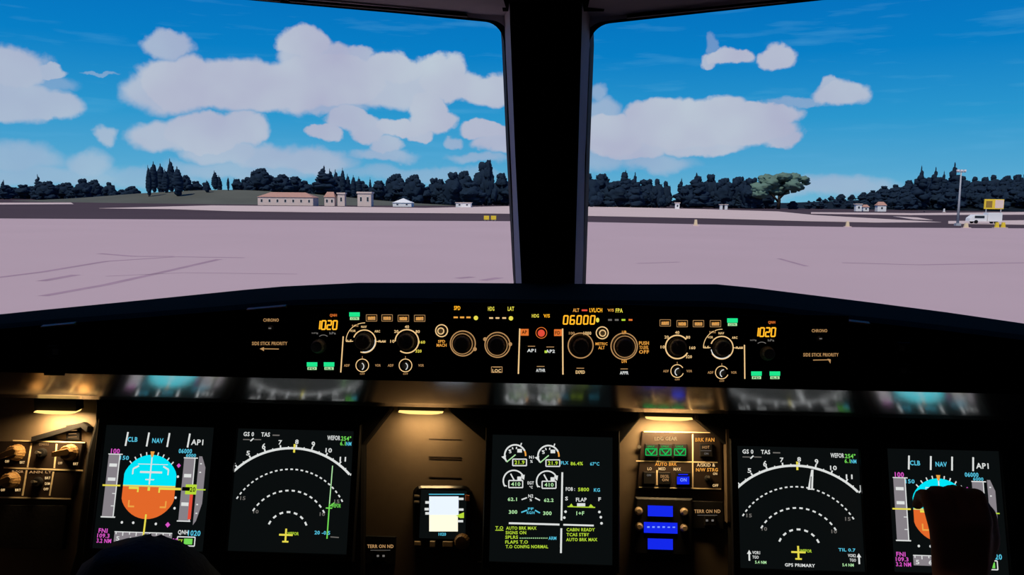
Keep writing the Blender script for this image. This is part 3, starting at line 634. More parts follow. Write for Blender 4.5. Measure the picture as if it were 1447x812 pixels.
def nd_common(g, left):
    C = (48.5, 85); u = 17.4
    g.arc('white', C, u*4, 45, 135, 1.9, seg=44)
    for i, t in enumerate(('4', '5', '6', '7', '8', '9', '10', '11', '12')):
        a = math.radians(131.5-i*10.9); c, s = math.cos(a), math.sin(a)
        g.line('white', (C[0]+u*4*c, C[1]-u*4*s), (C[0]+(u*4+3)*c, C[1]-(u*4+3)*s), 1.2)
        big = 5.0 if t in ('6', '9', '12') else 3.8
        g.text('white', t, C[0]+(u*4+5.4)*c, C[1]-(u*4+5.4)*s, 3 if len(t) < 2 else 5.4, big)
        b = math.radians(131.5-(i+.5)*10.9); g.line('white', (C[0]+u*4*math.cos(b), C[1]-u*4*math.sin(b)), (C[0]+(u*4+1.6)*math.cos(b), C[1]-(u*4+1.6)*math.sin(b)), .8)
    g.arc('white', C, u*3, 31, 149, 1.15, dash=1, seg=49); g.arc('white', C, u*2, 30, 150, 1.3, dash=1, seg=27); g.arc('white', C, u, 24, 156, 1.5, dash=1, seg=13)
    for t, x, y in (('15', 9, 57.5), ('15', 88.5, 58), ('10', 21, 68), ('10', 77, 68.5)): g.text('dimwhite', t, x, y, 4.4, 3)
    g.line('yellow', (49.5, 12), (49.5, 19), 1.6)
    g.text('white', 'GS 0', 9.5, 4.6, 9, 3.6); g.text('white', 'TAS', 24, 4.6, 7.5, 3.6); g.line('dimwhite', (30, 5), (36, 5), 1.0); g.line('dimwhite', (5, 9.2), (11, 9.2), .8); g.line('white', (11.4, 10.4), (14, 8), 1.1); g.line('dimwhite', (14.5, 9), (20.5, 9), .8)
    g.text('white', 'WEFOR', 82.5, 6, 11, 3.8); g.text('green', '254°', 93, 6.2, 8.6, 3.8); g.text('green', '6.1', 90.5, 10.4, 4.6, 3.4); g.text('cyan', 'NM', 95.5, 10.6, 4.4, 3.2)
    # own-aircraft symbol
    g.line('yellow', (47.6, 81), (47.6, 92), 1.5); g.line('yellow', (42, 86), (53.4, 86), 1.5); g.line('yellow', (45, 91.4), (50.2, 91.4), 1.3); g.text('lime', 'WEFOR', 53.6, 84.8, 9.5, 2.6)
def nd_left(g):
    nd_common(g, True)
    g.line('palegreen', (83, 29), (82.4, 60), .8); g.line('green', (82.4, 60), (82.2, 88), 1.0); g.line('green', (79.6, 63.5), (85, 63.5), 1.0); g.line('green', (83, 62), (87, 58.5), .9)
    g.text('green', 'WEFOR', 88, 61.4, 8, 3.2); g.text('cyan', '20 -0.5', 78, 83.4, 13, 3); g.line('dimwhite', (85, 86.5), (92, 86.8), .8)
def nd_right(g):
    nd_common(g, False)
    g.poly('white', [(60.8, 18.4), (62.6, 18.4), (61.4, 35), (57.2, 35)]); g.line('darkgrey', (60.4, 24), (59.6, 34), .8, .0003)
    g.text('cyan', 'TIL 0.7', 86.5, 83, 13.5, 2.6)
    for x, s in ((8.2, 1), (95.8, -1)):
        g.line('white', (x, 87), (x, 94), 1.3); g.poly('white', [(x, 85.4), (x+1.8, 88.6), (x-1.8, 88.6)])
        g.text('white', 'VOR'+('1' if s > 0 else '2'), x+s*5.6, 87.4, 6.2, 2.6); g.text('white', 'TGO', x+s*5, 91, 5, 2.4); g.text('palegreen', '5.4 NM', x+s*9, 95, 9, 2.4)
    g.text('white', 'GPS PRIMARY', 48.5, 96.4, 24, 2.6)
def ewd(g):
    P = g.px; old = g.fn; g.fn = P
    for (cx, cy, amb, tri) in ((728, 643, 1, 0), (775, 644, 1, 0), (726, 679, 0, 1), (773, 680, 0, 1)):
        R = 14.8
        if amb:
            g.arc('white', (cx, cy), R, 25, 215, 2.2); g.arc('amber', (cx, cy), R, -4, 25, 2.2)
            g.line('white', (cx+7.8, cy-14), (cx+9, cy-17.5), 1.6); g.poly('white', [(cx-19.5, cy+2), (cx-13, cy), (cx-14, cy+7)])
            g.line('palegreen', (cx-12, cy+9.5), (cx+.5, cy-1), 1.5); g.rect('white', cx+3, cy-9, cx+9.5, cy-4); g.text('white', '5', cx-7, cy-5.5, 3.6, 5.2)
            for a in (140, 110, 80): g.line('white', (cx+12*math.cos(math.radians(a)), cy-12*math.sin(math.radians(a))), (cx+9*math.cos(math.radians(a)), cy-9*math.sin(math.radians(a))), 1.6)
            g.frame('white', cx-3.5, cy+5.4, cx+16, cy+14.6, 1.6); g.text('lime', '21.9', cx+6.2, cy+10, 14, 5.6)
        else:
            g.arc('white', (cx, cy), R, 20, 212, 2.0); g.poly('white', [(cx+10, cy-8), (cx+15.5, cy-8.5), (cx+14.6, cy-1.5), (cx+12, cy-3)])
            g.line('white', (cx-4.5, cy-10), (cx+.5, cy-1), 1.8); g.rect('white', cx+5, cy-6, cx+11, cy-1); g.line('white', (cx-14, cy+6), (cx-10, cy+7.6), 1.6)
            g.frame('white', cx-7, cy-.4, cx+12.6, cy+9.6, 1.6); g.text('palegreen', '410', cx+2.8, cy+4.6, 13, 5.4)
    g.text('white', 'N1', 751, 645.6, 6.5, 4.2); g.text('white', '%', 751, 651.6, 3.6, 4); g.text('white', 'EGT', 750, 682, 9, 4.4); g.text('white', '°C', 750.5, 688, 4.6, 3.8)
    g.text('palegreen', '62.1', 724, 705, 13, 5); g.text('palegreen', '62.2', 775.5, 706.4, 13.5, 5); g.text('white', 'N2', 750, 700.4, 7, 4.6); g.text('white', '%', 750, 706, 3.4, 3.6)
    g.line('white', (737, 705.6), (744.6, 702.8), 1.8); g.line('white', (756, 703), (763, 706.6), 1.8)
    g.text('palegreen', '300', 725, 723, 12, 5.4); g.text('palegreen', '300', 773.5, 724.8, 12, 5.4); g.text('cyan', 'FF', 750, 718.6, 8, 3.6); g.text('cyan', 'KG/H', 750, 724, 11, 3.8)
    g.line('cyan', (736.6, 723.6), (745, 720.4), 1.8); g.line('cyan', (756, 720.6), (763, 724.4), 1.8)
    g.text('cyan', 'FLX', 798, 653.6, 10.5, 4.6); g.text('lime', '86.4%', 815, 654.6, 17.5, 5); g.text('cyan', '67°C', 840.4, 655, 13, 5)
    g.line('white', (794.6, 667), (793.4, 735), 2.5); g.line('white', (793.2, 746), (792.6, 781), 2.6); g.line('white', (719, 738.8), (790.6, 740.8), 2.6); g.line('white', (796, 741), (839, 742.2), 2.4)
    g.text('white', 'FOB :', 806, 690.6, 13, 5.2); g.text('lime', '5800', 824.6, 691.2, 15.5, 5.2); g.text('cyan', 'KG', 843.5, 692, 8.6, 5)
    g.text('white', 'S', 800.6, 704, 4, 5.4); g.text('white', 'FLAP', 821.4, 705.6, 15, 5.4); g.text('white', 'F', 847.4, 705, 3.6, 5.2)
    g.line('lime', (802, 715.4), (841, 716.6), 1.4); g.poly('lime', [(803.6, 715.6), (807.4, 711), (810.6, 715.8)]); g.poly('lime', [(831.6, 716), (834.8, 711.8), (840, 717)]); g.rect('white', 815.4, 710.6, 827, 715)
    for (x, y) in ((799.2, 722.6), (797.4, 731), (847, 723), (849, 730.4), (850, 739)): g.disc('white', (x, y), 2.0, n=6)
    g.text('palegreen', '1+F', 820, 724.8, 11, 5.4)
    for col, t, cx, cy, w in (('lime', 'T.O', 705.6, 745.4, 11), ('lime', 'AUTO BRK MAX', 736.6, 745.8, 43), ('lime', 'SIGNS ON', 729, 752.2, 29), ('lime', 'SPLRS', 723, 758.6, 18), ('cyan', 'ARM', 780.6, 760, 11), ('lime', 'FLAPS T.O', 730, 765.4, 32), ('lime', 'T.O CONFIG NORMAL', 744.6, 772, 60),
                             ('lime', 'CABIN READY', 820.6, 748, 40), ('lime', 'TCAS STBY', 816.6, 755, 32), ('lime', 'AUTO BRK MAX', 822, 762, 44)):
        g.text(col, t, cx, cy, w, 4.7)
    g.line('lime', (700, 748.8), (711.4, 749), 1.0)
    for i in range(15): g.rect('palegreen', 734.4+2.7*i, 759.2, 735.8+2.7*i, 760.6)
    g.fn = old
display('flight_display', [(151, 606), (303, 609), (291, 769), (135, 767)], 'primary flight display with a whole cyan and orange horizon ball', pfd)
display('navigation_display', [(336, 611), (497, 613), (494, 774), (327, 771)], 'navigation display with white arcs and a green course line', nd_left)
display('engine_display', [(698, 618), (864, 622), (863, 790), (692, 786)], 'engine display with round gauges and green checklist text', ewd)
display('navigation_display', [(1044, 633), (1212, 637), (1217, 801), (1042, 796)], 'navigation display with white arcs and a white runway mark, no green line', nd_right)
display('flight_display', [(1253, 636), (1406, 640), (1424, 806), (1259, 802)], 'primary flight display half hidden behind a raised hand', pfd)
# ------------------------------------------------------------------ standby instrument
def standby():
    cx, cy = 624, 730; fr = MP.at(cx, cy); k = MP.mpp(cx, cy)
    root = empty('standby_instrument', fr.M, 'small standby instrument with a bright white screen and round corner knob', 'instrument')
    def rr(x0, y0, x1, y1, r, n):
        pts = []
        for (ax, ay, a0) in ((x1-r, y0+r, 0), (x0+r, y0+r, 90), (x0+r, y1-r, 180), (x1-r, y1-r, 270)):
            for i in range(5): a = math.radians(a0+i*22.5); pts.append((ax+r*math.cos(a), ay-r*math.sin(a)))
        return fr.poly(pts, n)
    MB().slab(rr(583, 686, 665, 776, 11, .014), 0, .014, .003).build('bezel', pbr('glossy_bezel_black', (20, 18, 18), .22, .6), root)
    s = MB().slab(fr.quad(594, 694, 658, 759, .0146), .014, .0146).build('screen', emi_screen(), root)
    nn = .0150; g = G(lambda x, y: fr.uv(x, y, nn), nn); emi('lit_isky', (222, 232, 248), 1.15); EC['isky'] = ((222,232,248), 1.15); EC['iearth'] = ((250,244,214), 1.15)
    g.rect('isky', 606.5, 701, 648, 727); g.rect('iearth', 606.5, 727, 647, 750.5); g.rect('cyan', 606, 697.4, 656, 698.6)
    for (x, y) in ((604, 709.5), (603, 719), (604, 725)): g.rect('white', x-3, y-1.8, x+3, y+1.8)
    for (x, y, c) in ((651, 704.5, 'white'), (651, 719.6, 'white'), (650.5, 736, 'white')): g.rect(c, x-4, y-1.6, x+4, y+1.6)
    g.poly('lime', [(644, 728), (655.6, 723.4), (655.6, 731.6), (650, 731.6)]); g.text('cyan', '1020', 625, 754.4, 10.5, 4.4); g.build(s)
    def btn(x, y, w, h, mat=KNOBT): MB().slab(fr.quad(x-w/2, y-h/2, x+w/2, y+h/2, .014), .014, .018, .0008).build('push_button', mat, root)
    cm = pbr('cream_plastic', (214, 190, 150), .4, .5)
    btn(590.5, 767, 9, 5.5, cm); btn(611.5, 768, 7, 8, cm); btn(633, 768, 14, 7, cm); btn(661, 703, 6.5, 8, pbr('orange_plastic', (196, 110, 66), .4)); btn(589.5, 700.5, 7, 3, KNOB); btn(589, 708.5, 7, 3, KNOB)
    m = fr.uv(653, 764.5, .014); kb = put('corner_knob', knob_mesh('big'), None, root, (m[0], m[1], .014), 11*k); kb.material_slots[0].link = 'OBJECT'; kb.material_slots[0].material = KNOBT
standby()
def terr(cx, cy, bx, by, label):
    fr = MP.at(cx, cy); root = empty('terrain_switch_plate', fr.M, label, 'switch')
    MB().slab(fr.quad(cx-22, cy-14, cx+22, cy+24), 0, .004, .001).build('faceplate', BEZ, root)
    g = G(lambda x, y: fr.uv(x, y, .0045), .0045); g.text('dimcream', 'TERR ON ND', cx, cy, 37, 5); g.line('dimwhite', (cx-14, cy+5.5), (cx+14, cy+5.5), .5); g.build(root, 'lettering')
    b = MB().slab(fr.quad(bx-8, by-7, bx+8, by+7, .004), .004, .008, .001).build('push_button', BLACK, root)
    q = G(lambda x, y: fr.uv(x, y, .0084), .0084)
    for dx in (-4, 4): q.rect('dimwhite', bx+dx-1.6, by-1.4, bx+dx+1.6, by+1.4)
    q.build(b, 'legend')
terr(537.5, 771.5, 538, 785, 'terrain switch plate low on the panel beside the standby instrument')
terr(999.5, 722, 1003, 735, 'terrain switch plate beside the blue clock readouts')
# ------------------------------------------------------------------ landing gear panel
def gear():
    x0, x1, y0, y1 = 899, 1019, 609, 692; cx, cy = 959, 650; fr = MP.at(cx, cy); root = empty('landing_gear_panel', fr.M, 'landing gear and autobrake panel with three green arrow lights', 'panel')
    t = .006; MB().slab(fr.poly([(907, 609), (1018, 612), (1021, 694), (900, 690)], t), 0, t, .001).build('faceplate', PANELD, root)
    n = t+.0005; g = G(lambda x, y: fr.uv(x, y, n), n)
    pl = MB()
    for p, q, w in (((899, 651), (1014, 653), 1.7), ((903, 688), (1019, 690.5), 1.7), ((979, 613), (979, 689), 1.9), ((910, 609.5), (1006, 611), 1.2), ((928.5, 664), (928.5, 685), 2.4)):
        dx, dy = q[0]-p[0], q[1]-p[1]; L = math.hypot(dx, dy); a, b = -dy/L*w/2, dx/L*w/2
        pl.slab(fr.poly([(p[0]+a, p[1]+b), (q[0]+a, q[1]+b), (q[0]-a, q[1]-b), (p[0]-a, p[1]-b)], n), t-.001, n)
    pl.build('painted_lines', CREAMP, root)
    for tx, x, y, w, h, c in (('LDG GEAR', 941, 619.5, 32, 5.4, 'cream'), ('BRK FAN', 996, 621, 27, 5.4, 'amber'), ('AUTO BRK', 941, 655.6, 31, 4.8, 'amber'), ('LO', 918, 662, 6, 4.2, 'cream'), ('MED', 935.5, 662, 10, 4.2, 'cream'), ('MAX', 957, 662.4, 10.5, 4.4, 'cream'),
                          ('A/SKID &', 997.5, 656.6, 26, 5, 'cream'), ('N/W STRG', 999, 663.4, 31, 5, 'amber'), ('ON', 1010.5, 669, 6, 3.6, 'cream'), ('OFF', 1011, 685.6, 8, 4, 'cream')):
        g.text(c, tx, x, y, w, h)
    g.build(root, 'lettering')
    for x in (920.5, 940.5, 961):
        b = MB().slab(fr.quad(x-9.4, 627, x+9.4, 645.5, t), t, t+.004, .001).build('gear_light', BLACK, root); m = t+.0044
        q = G(lambda a, c: fr.uv(a, c, m), m); q.text('gear_green', 'UNLK', x-.5, 630.5, 11, 2.6); q.frame('gear_green', x-8, 633.6, x+7.6, 642.8, 1.3); q.rect('gear_green', x-8, 633.6, x+8, 634.8)
        q.poly('gear_green', [(x-6, 635), (x-3, 635), (x, 640), (x+3, 635), (x+6, 635), (x, 642)]) if False else (q.line('gear_green', (x-5.6, 635), (x, 641.6), 1.8), q.line('gear_green', (x, 641.6), (x+5.6, 635), 1.8)); q.build(b, 'legend')
    def sq(x, y, w, h, name='push_button'): return MB().slab(fr.quad(x-w/2, y-h/2, x+w/2, y+h/2, t), t, t+.004, .001).build(name, BLACK, root)
    m = t+.0044
    b = sq(997.5, 636, 18, 18); q = G(lambda a, c: fr.uv(a, c, m), m); q.text('dimcream', 'HOT', 997.5, 631.6, 10, 4); q.line('dimwhite', (990, 636.6), (1005, 636.6), .6); q.text('dimwhite', 'ON', 998, 640.6, 6, 3); q.build(b, 'legend')
    b = sq(917, 675, 17, 17); q = G(lambda a, c: fr.uv(a, c, m), m); q.text('dimwhite', 'ON', 917, 671, 6, 3); q.build(b, 'legend')
    b = sq(938.5, 675.5, 17, 17); q = G(lambda a, c: fr.uv(a, c, m), m); q.text('dimcream', 'DECEL', 939.5, 672.6, 12, 4); q.text('dimcream', 'ON', 940, 677.6, 9, 4); q.build(b, 'legend')
    b = sq(965, 675.5, 20, 18); q = G(lambda a, c: fr.uv(a, c, m), m); q.rect('blue', 956.6, 673, 974, 684); q.text('paleblue', 'ON', 965.6, 677.6, 9, 5, .0003); q.rect('blue', 958.6, 669.4, 972, 671); q.build(b, 'legend')
    # anti-skid toggle
    c = fr.uv(1000, 676, t); k = MP.mpp(1000, 676); s = MB().lathe([(5*k, 0), (5*k, .003), (3*k, .004), (.001*k, .004)], 18, (c[0], c[1], t)).build('toggle_switch', BEZ, root)
    MB().tube([(c[0], c[1], t+.003), (c[0]-1.2*k, c[1]+3*k, t+.014)], [1.2*k, 1.9*k], 10).build('toggle_lever', METAL, s)
    c = fr.uv(903.5, 631, t); MB().lathe([(2.6*k, 0), (2.6*k, .002), (.01*k, .002)], 14, (c[0], c[1], .004)).build('fastener', METAL, root)
gear()
def clock():
    cx, cy = 934, 744; fr = MP.at(cx, cy); k = MP.mpp(cx, cy); root = empty('clock', fr.M, 'panel clock with three bright blue readouts and cream knobs', 'clock')
    t = .010; MB().slab(fr.poly([(898, 702), (979, 704), (980, 786), (893, 783)], t), 0, t, .003).build('case', BEZ, root)
    for (x0, y0, x1, y1, dash) in ((915.5, 714.4, 950.5, 729, 0), (910, 738, 957, 752.6, 1), (915.5, 761, 950.5, 775.6, 0)):
        w = MB().slab(fr.quad(x0, y0, x1, y1, t), t, t+.001).build('readout_window', EM('blue'), root)
        if dash:
            g = G(lambda x, y: fr.uv(x, y, t+.0014), t+.0014)
            for i in range(6): g.rect('paleblue', 914.5+i*7.2, 744-(.8 if i < 4 else .3), 918+i*7.2, 745.4)
            g.build(w, 'digits')
    for (x, y) in ((902.5, 721.5), (903, 743.5), (966.6, 722.6), (966.6, 745.6)):
        u = fr.uv(x, y, t); o = put('push_knob', knob_mesh('small'), None, root, (u[0], u[1], t), 5.6*k); o.material_slots[0].link = 'OBJECT'; o.material_slots[0].material = pbr('cream_knob', (206, 184, 152), .45, .4)
    MB().slab(fr.quad(900, 790, 966, 791.5), 0, .004).build('lower_rim', CREAMP if False else PANELD, root)
clock()
# strip beside the gear panel: the surround's lit edge painted in as paler colour
o = MB().slab(MP.poly([(1026, 606), (1030, 606), (1032, 738), (1028, 738)], .024), .018, .026, .001); r = empty('panel_edge_strip', MP.at(1029, 672).M, 'thin pale strip painting in the lit surround edge right of the landing gear panel', 'painted lit edge')
sfr = MP.at(1029, 672); MB().slab(sfr.poly([(1025.5, 606), (1029.5, 606), (1031.5, 738), (1027.5, 738)], .02), 0, .023, .001).build('strip', PANEL, r)
# ------------------------------------------------------------------ left side lighting panel
def side_panel():
    cx, cy = 55, 660; fr = MP.at(cx, cy); k = MP.mpp(cx, cy); root = empty('lighting_control_panel', fr.M, 'brown lighting control panel with tan rotary knobs at the left panel end', 'panel')
    t = .008; MB().slab(fr.poly([(-90, 622), (118, 624), (100, 706), (-100, 704)], t), 0, t, .001).build('faceplate', PANELD, root)
    MB().slab(fr.poly([(-100, 712), (96, 714), (88, 776), (-110, 772)], t), 0, t, .001).build('lower_faceplate', BLACK, root)
    n = t+.0006; pl = MB()
    for p, q, w in (((18, 622), (120, 625), 1.8), ((5, 660.5), (117, 664.5), 2.2), ((-60, 701), (100, 704.5), 2), ((44.4, 626), (38.6, 660), 2), ((80, 627), (76.5, 661), 2.2), ((37.5, 664), (31.5, 700), 2.2), ((75.5, 666), (70, 700), 2.2)):
        dx, dy = q[0]-p[0], q[1]-p[1]; L = math.hypot(dx, dy); a, b = -dy/L*w/2, dx/L*w/2
        pl.slab(fr.poly([(p[0]+a, p[1]+b), (q[0]+a, q[1]+b), (q[0]-a, q[1]-b), (p[0]-a, p[1]-b)], n), t-.001, n)
    pl.build('painted_lines', CREAMP, root)
    g = G(lambda x, y: fr.uv(x, y, n), n)
    for (x, y, t_, w) in ((10, 651.6, 'OFF', 6), (31.5, 653, 'BRT', 7), (85, 654, 'OFF', 6), (107, 655, 'BRT', 7), (4, 692, 'OFF', 6), (25.5, 692, 'BRT', 8), (67.5, 675, 'BRT', 8), (67, 683, 'DIM', 7), (65, 690.6, 'OFF', 7), (62, 627.4, 'CONSOLE', 14), (57, 666.6, 'ANN LT', 32), (25, 666, 'FLOOR', 16)):
        g.text('cream' if w < 9 else 'dimcream', t_, x, y, w, 3.6)
    g.build(root, 'lettering')
    for (x, y, a) in ((25, 639, 200), (100, 639, 190), (18, 678, 200)):
        u = fr.uv(x, y, t); o = put('rotary_knob', knob_mesh('big'), None, root, (u[0], u[1], t), 11.5*k); o.material_slots[0].link = 'OBJECT'; o.material_slots[0].material = KNOBT
        pb = MB(); pb.slab([(-1.5, -.28), (.6, -.42), (.9, 0), (.6, .42), (-1.5, .28)], .9, 1.55, .1); q = pb.build('pointer_grip', KNOBT, o); q.rotation_euler = (0, 0, math.radians(a-180))
    for (x, y, nm) in ((60, 640, 'rotary_switch'), (54.5, 681, 'toggle_switch')):
        c = fr.uv(x, y, t); s = MB().lathe([(7*k, 0), (7*k, .004), (5*k, .005), (.01*k, .005)], 20, (c[0], c[1], t)).build(nm, BLACK, root)
        MB().tube([(c[0], c[1], t+.004), (c[0], c[1]+1.5*k, t+.016)], [1.4*k, 2.2*k], 10).build('lever_tip', METAL, s)
side_panel()
def clip():
    cx, cy = 85, 600; fr = MP.at(cx, cy); root = empty('chart_holder', fr.M, 'sloping dark chart clip with a small placard above the lighting panel', 'clip')
    MB().slab(fr.poly([(45, 617), (118, 596), (126, 602), (124, 610), (116, 603), (45, 624)], .01), 0, .012, .001).build('rail', BLACK, root)
    p = MB().slab(fr.poly([(93, 601), (112, 598), (112, 621), (93, 621)], .006), 0, .006, .0006).build('placard', BLACK, root)
    g = G(lambda x, y: fr.uv(x, y, .0065), .0065)
    for i, w in enumerate((12, 12, 11, 12)): g.line('dimcream', (102.5-w/2, 603.6+4.6*i), (102.5+w/2, 603+4.6*i), 1.0)
    g.build(p, 'lettering')
clip()
# ------------------------------------------------------------------ flood lamps under the lip
def flood(px, py, w, E, label, tilt=0):
    P = atY(px, py, 1.145); k = 1.145/F; root = empty('flood_lamp', P, label, 'lamp', None)
    hw = w*k/2
    MB().box((-hw-.002, .004, .001), (hw+.002, .024, .022)).build('housing', BEZ, root)
    lens = MB(); prof = [(.002, .001), (-.002, -.0015), (.004, -.0045), (.018, -.005), (.022, 0)]; vs = []; seg = 8
    for i in range(seg+1):
        x = -hw+2*hw*i/seg; e = 1-abs(2*i/seg-1)**4*.6
        vs += [(x, y, z*e) for y, z in prof]
    m = len(prof); lens.add(vs, [(i*m+j, i*m+(j+1) % m, (i+1)*m+(j+1) % m, (i+1)*m+j) for i in range(seg) for j in range(m)]); lens.build('lens', emi('lamp_lens', (255, 208, 120), 1.6), root, smooth=True)
    ld = bpy.data.lights.new('flood_light', 'AREA'); ld.shape = 'RECTANGLE'; ld.size = w*k; ld.size_y = .012; ld.energy = E; ld.color = (1, .66, .30); ld.spread = math.radians(160)
    lo = bpy.data.objects.new('flood_light', ld); COL.objects.link(lo); lo.parent = root; lo.location = (0, .010, -.008); lo.rotation_euler = (math.radians(8), 0, 0)
flood(594, 582, 64, .10, 'warm flood lamp under the glareshield above the standby instrument')
flood(946, 591, 66, .26, 'warm flood lamp under the glareshield above the landing gear panel')
flood(76, 582, 60, .32, 'warm flood lamp under the glareshield above the lighting control panel')
# ------------------------------------------------------------------ people
def blob_mesh(parts, voxel, name):
    bm = bmesh.new()
    for p in parts:
        a, b, ra, rb = Vector(p[0]), Vector(p[1]), p[2], p[3]; sx = p[4] if len(p) > 4 else (1, 1, 1)
        n = max(2, int((b-a).length/(min(ra, rb)*.35))+1) if (b-a).length > 1e-6 else 1
        for i in range(n):
            t = i/max(1, n-1); r = ra+(rb-ra)*t; c = a.lerp(b, t)
            bmesh.ops.create_icosphere(bm, subdivisions=2, radius=1.0, matrix=Matrix.Translation(c) @ Matrix.Diagonal((r*sx[0], r*sx[1], r*sx[2], 1)))
    me = bpy.data.meshes.new(name); bm.to_mesh(me); bm.free()
    o = bpy.data.objects.new(name, me); COL.objects.link(o)
    m = o.modifiers.new('r', 'REMESH'); m.mode = 'VOXEL'; m.voxel_size = voxel
    m2 = o.modifiers.new('s', 'SMOOTH'); m2.factor = .5; m2.iterations = 4
    res = bpy.data.meshes.new_from_object(o.evaluated_get(bpy.context.evaluated_depsgraph_get())); res.name = name
    bpy.data.objects.remove(o); bpy.data.meshes.remove(me); res.shade_smooth(); return res
SKIN = pbr('skin_brown', (182, 122, 92), .55, .35, var=.08, scale=90)
SHIRT = pbr('dark_shirt', (28, 26, 30), .9, .1, bump=.2, var=.15, scale=120); TROUS = pbr('dark_trousers', (24, 25, 30), .9, .1); HAIR = pbr('dark_hair', (18, 15, 13), .6, .3, bump=.5, scale=180)
def finish(me, rules):
    for m in (SKIN, SHIRT, TROUS, HAIR): me.materials.append(m)
    for p in me.polygons: p.material_index = rules(p.center)
    return me
def seg_dist(p, a, b):
    ab = b-a; t = max(0, min(1, (p-a).dot(ab)/ab.length_squared)); return (p-(a+ab*t)).length
def person(name, J, hands, label, face):
    # J: joint positions in world space; one continuous skin over all of them
    V = Vector; J = {k: V(v) for k, v in J.items()}; O = V((J['hip'].x, J['hip'].y, FLZ)); P = []
    P += [(J['hip'], J['chest'], .13, .125, (1.15, .85, 1)), (J['chest'], J['neck'], .115, .07, (1.3, .8, 1)), (J['neck'], J['head'], .055, .06)]
    P += [(J['head']+V((0, 0, .015)), J['head']+V((0, 0, .016)), .082, .082, (.94, 1.15, 1.28))]
    P += [(J['head']+face*.075+V((0, 0, -.055)), J['head']+face*.070+V((0, 0, -.075)), .034, .030)]             # jaw
    P += [(J['head']+face*.098+V((0, 0, .005)), J['head']+face*.112+V((0, 0, -.022)), .009, .013)]             # nose
    P += [(J['head']+face*.094+V((0, 0, -.047)), J['head']+face*.096+V((0, 0, -.047)), .012, .012, (1.9, 1, .7))]  # lips
    sd = face.cross(V((0, 0, 1))).normalized()
    for q in (-1, 1):
        P += [(J['head']+sd*q*.078+V((0, 0, .018)), J['head']+sd*q*.081+V((0, 0, -.016)), .014, .011)]          # ears
        P += [(J['head']+sd*q*.032+face*.086+V((0, 0, .032)), J['head']+sd*q*.014+face*.09+V((0, 0, .030)), .010, .010)]   # brow
    for side in 'LR':
        P += [(J['chest'].lerp(J['neck'], .7), J['sh'+side], .07, .062), (J['sh'+side], J['el'+side], .056, .042), (J['el'+side], J['wr'+side], .041, .027)]
        P += [(J['hip'], J['hp'+side], .12, .095), (J['hp'+side], J['kn'+side], .088, .060), (J['kn'+side], J['an'+side], .058, .038), (J['an'+side], J['toe'+side], .040, .034, (1, 1.2, .8))]
    for side, (U, Rr, Fw, thumb) in hands.items():          # hand frame: up the hand, across it, towards where the fingers curl
        w = J['wr'+side]; U, Rr, Fw = V(U).normalized(), V(Rr).normalized(), V(Fw).normalized()
        L = lambda x, y, z: w + Rr*x + U*y + Fw*z
        for x in (-.023, -.008, .008, .023): P += [(L(x*.7, .012, 0), L(x, .070, 0), .017, .0135)]
        ln = {-.029: .80, -.0097: .95, .0097: 1.0, .029: .90}
        for x, l in ln.items():
            if thumb < 0: l = ln[-x]
            P += [(L(x, .072, 0), L(x*1.05, .078+.026*l, .020*l), .0105, .0098), (L(x*1.05, .078+.026*l, .020*l), L(x*1.02, .078+.022*l, .046*l), .0096, .009), (L(x*1.02, .078+.022*l, .046*l), L(x, .078+.002*l, .060*l), .009, .0078)]
        t = thumb; P += [(L(.022*t, .018, .006), L(.043*t, .050, .014), .0155, .0125), (L(.043*t, .050, .014), L(.049*t, .076, .028), .0115, .0100), (L(.049*t, .076, .028), L(.042*t, .094, .042), .0098, .0082)]
    P = [(V(p[0])-O, V(p[1])-O, *p[2:]) for p in P]
    me = blob_mesh(P, .0055, name); Jl = {k: v-O for k, v in J.items()}
    def rule(c):
        if (c-Jl['head']).length < .15 and c.z > Jl['neck'].z+.02: return 0
        for s_ in 'LR':
            d = Jl['wr'+s_]-Jl['el'+s_]; t = (c-Jl['el'+s_]).dot(d)/d.length_squared
            if t > .9 and (c-Jl['wr'+s_]).length < .2: return 0
            if min(seg_dist(c, Jl['hp'+s_], Jl['kn'+s_]), seg_dist(c, Jl['kn'+s_], Jl['an'+s_])) < .10 and c.z < Jl['hip'].z+.12: return 2
            if seg_dist(c, Jl['an'+s_], Jl['toe'+s_]) < .07: return 3
        return 1
    root = empty(name, O, label, 'person'); put('body', finish(me, rule), None, root)
    # hair: a cap over the back and top of the head with a slightly uneven edge
    hb = MB(); n, m = 28, 14; vs = []; c0 = Jl['head']+V((0, 0, .018)); up = V((0, 0, 1))
    for j in range(m+1):
        for i in range(n):
            az = 2*math.pi*i/n; dr = face*math.cos(az)+sd*math.sin(az)
            lim = math.radians(62+34*(1-math.cos(az))*.9); th = lim*j/m
            q = dr*math.sin(th)+up*math.cos(th); nz = 1+.035*noise.noise(q*9+V((i*.1, 0, 0)))
            vs.append(c0+V((q.x*.088, q.y*.103, q.z*.116))*nz)
    hb.add(vs, [(j*n+i, j*n+(i+1) % n, (j+1)*n+(i+1) % n, (j+1)*n+i) for j in range(m) for i in range(n)]); hb.build('hair', HAIR, root, smooth=True)
    eye = MB()
    for q in (-1, 1): eye.lathe([(.010, -.004), (.008, .003), (.0001, .006)], 12, (0, 0, 0))
    for q in (-1, 1):
        b = MB(); b.lathe([(.0115, 0), (.010, .004), (.006, .008), (.0001, .0095)], 14)
        e = b.build('eye', pbr('eye_white', (200, 196, 190), .2), root, smooth=True, loc=Jl['head']+sd*q*.031+face*.0865+V((0, 0, .010)), rot=face.to_track_quat('Z', 'Y').to_euler())
    return root
hp = atY(1357, 826, .95)                                     # wrist of the raised hand
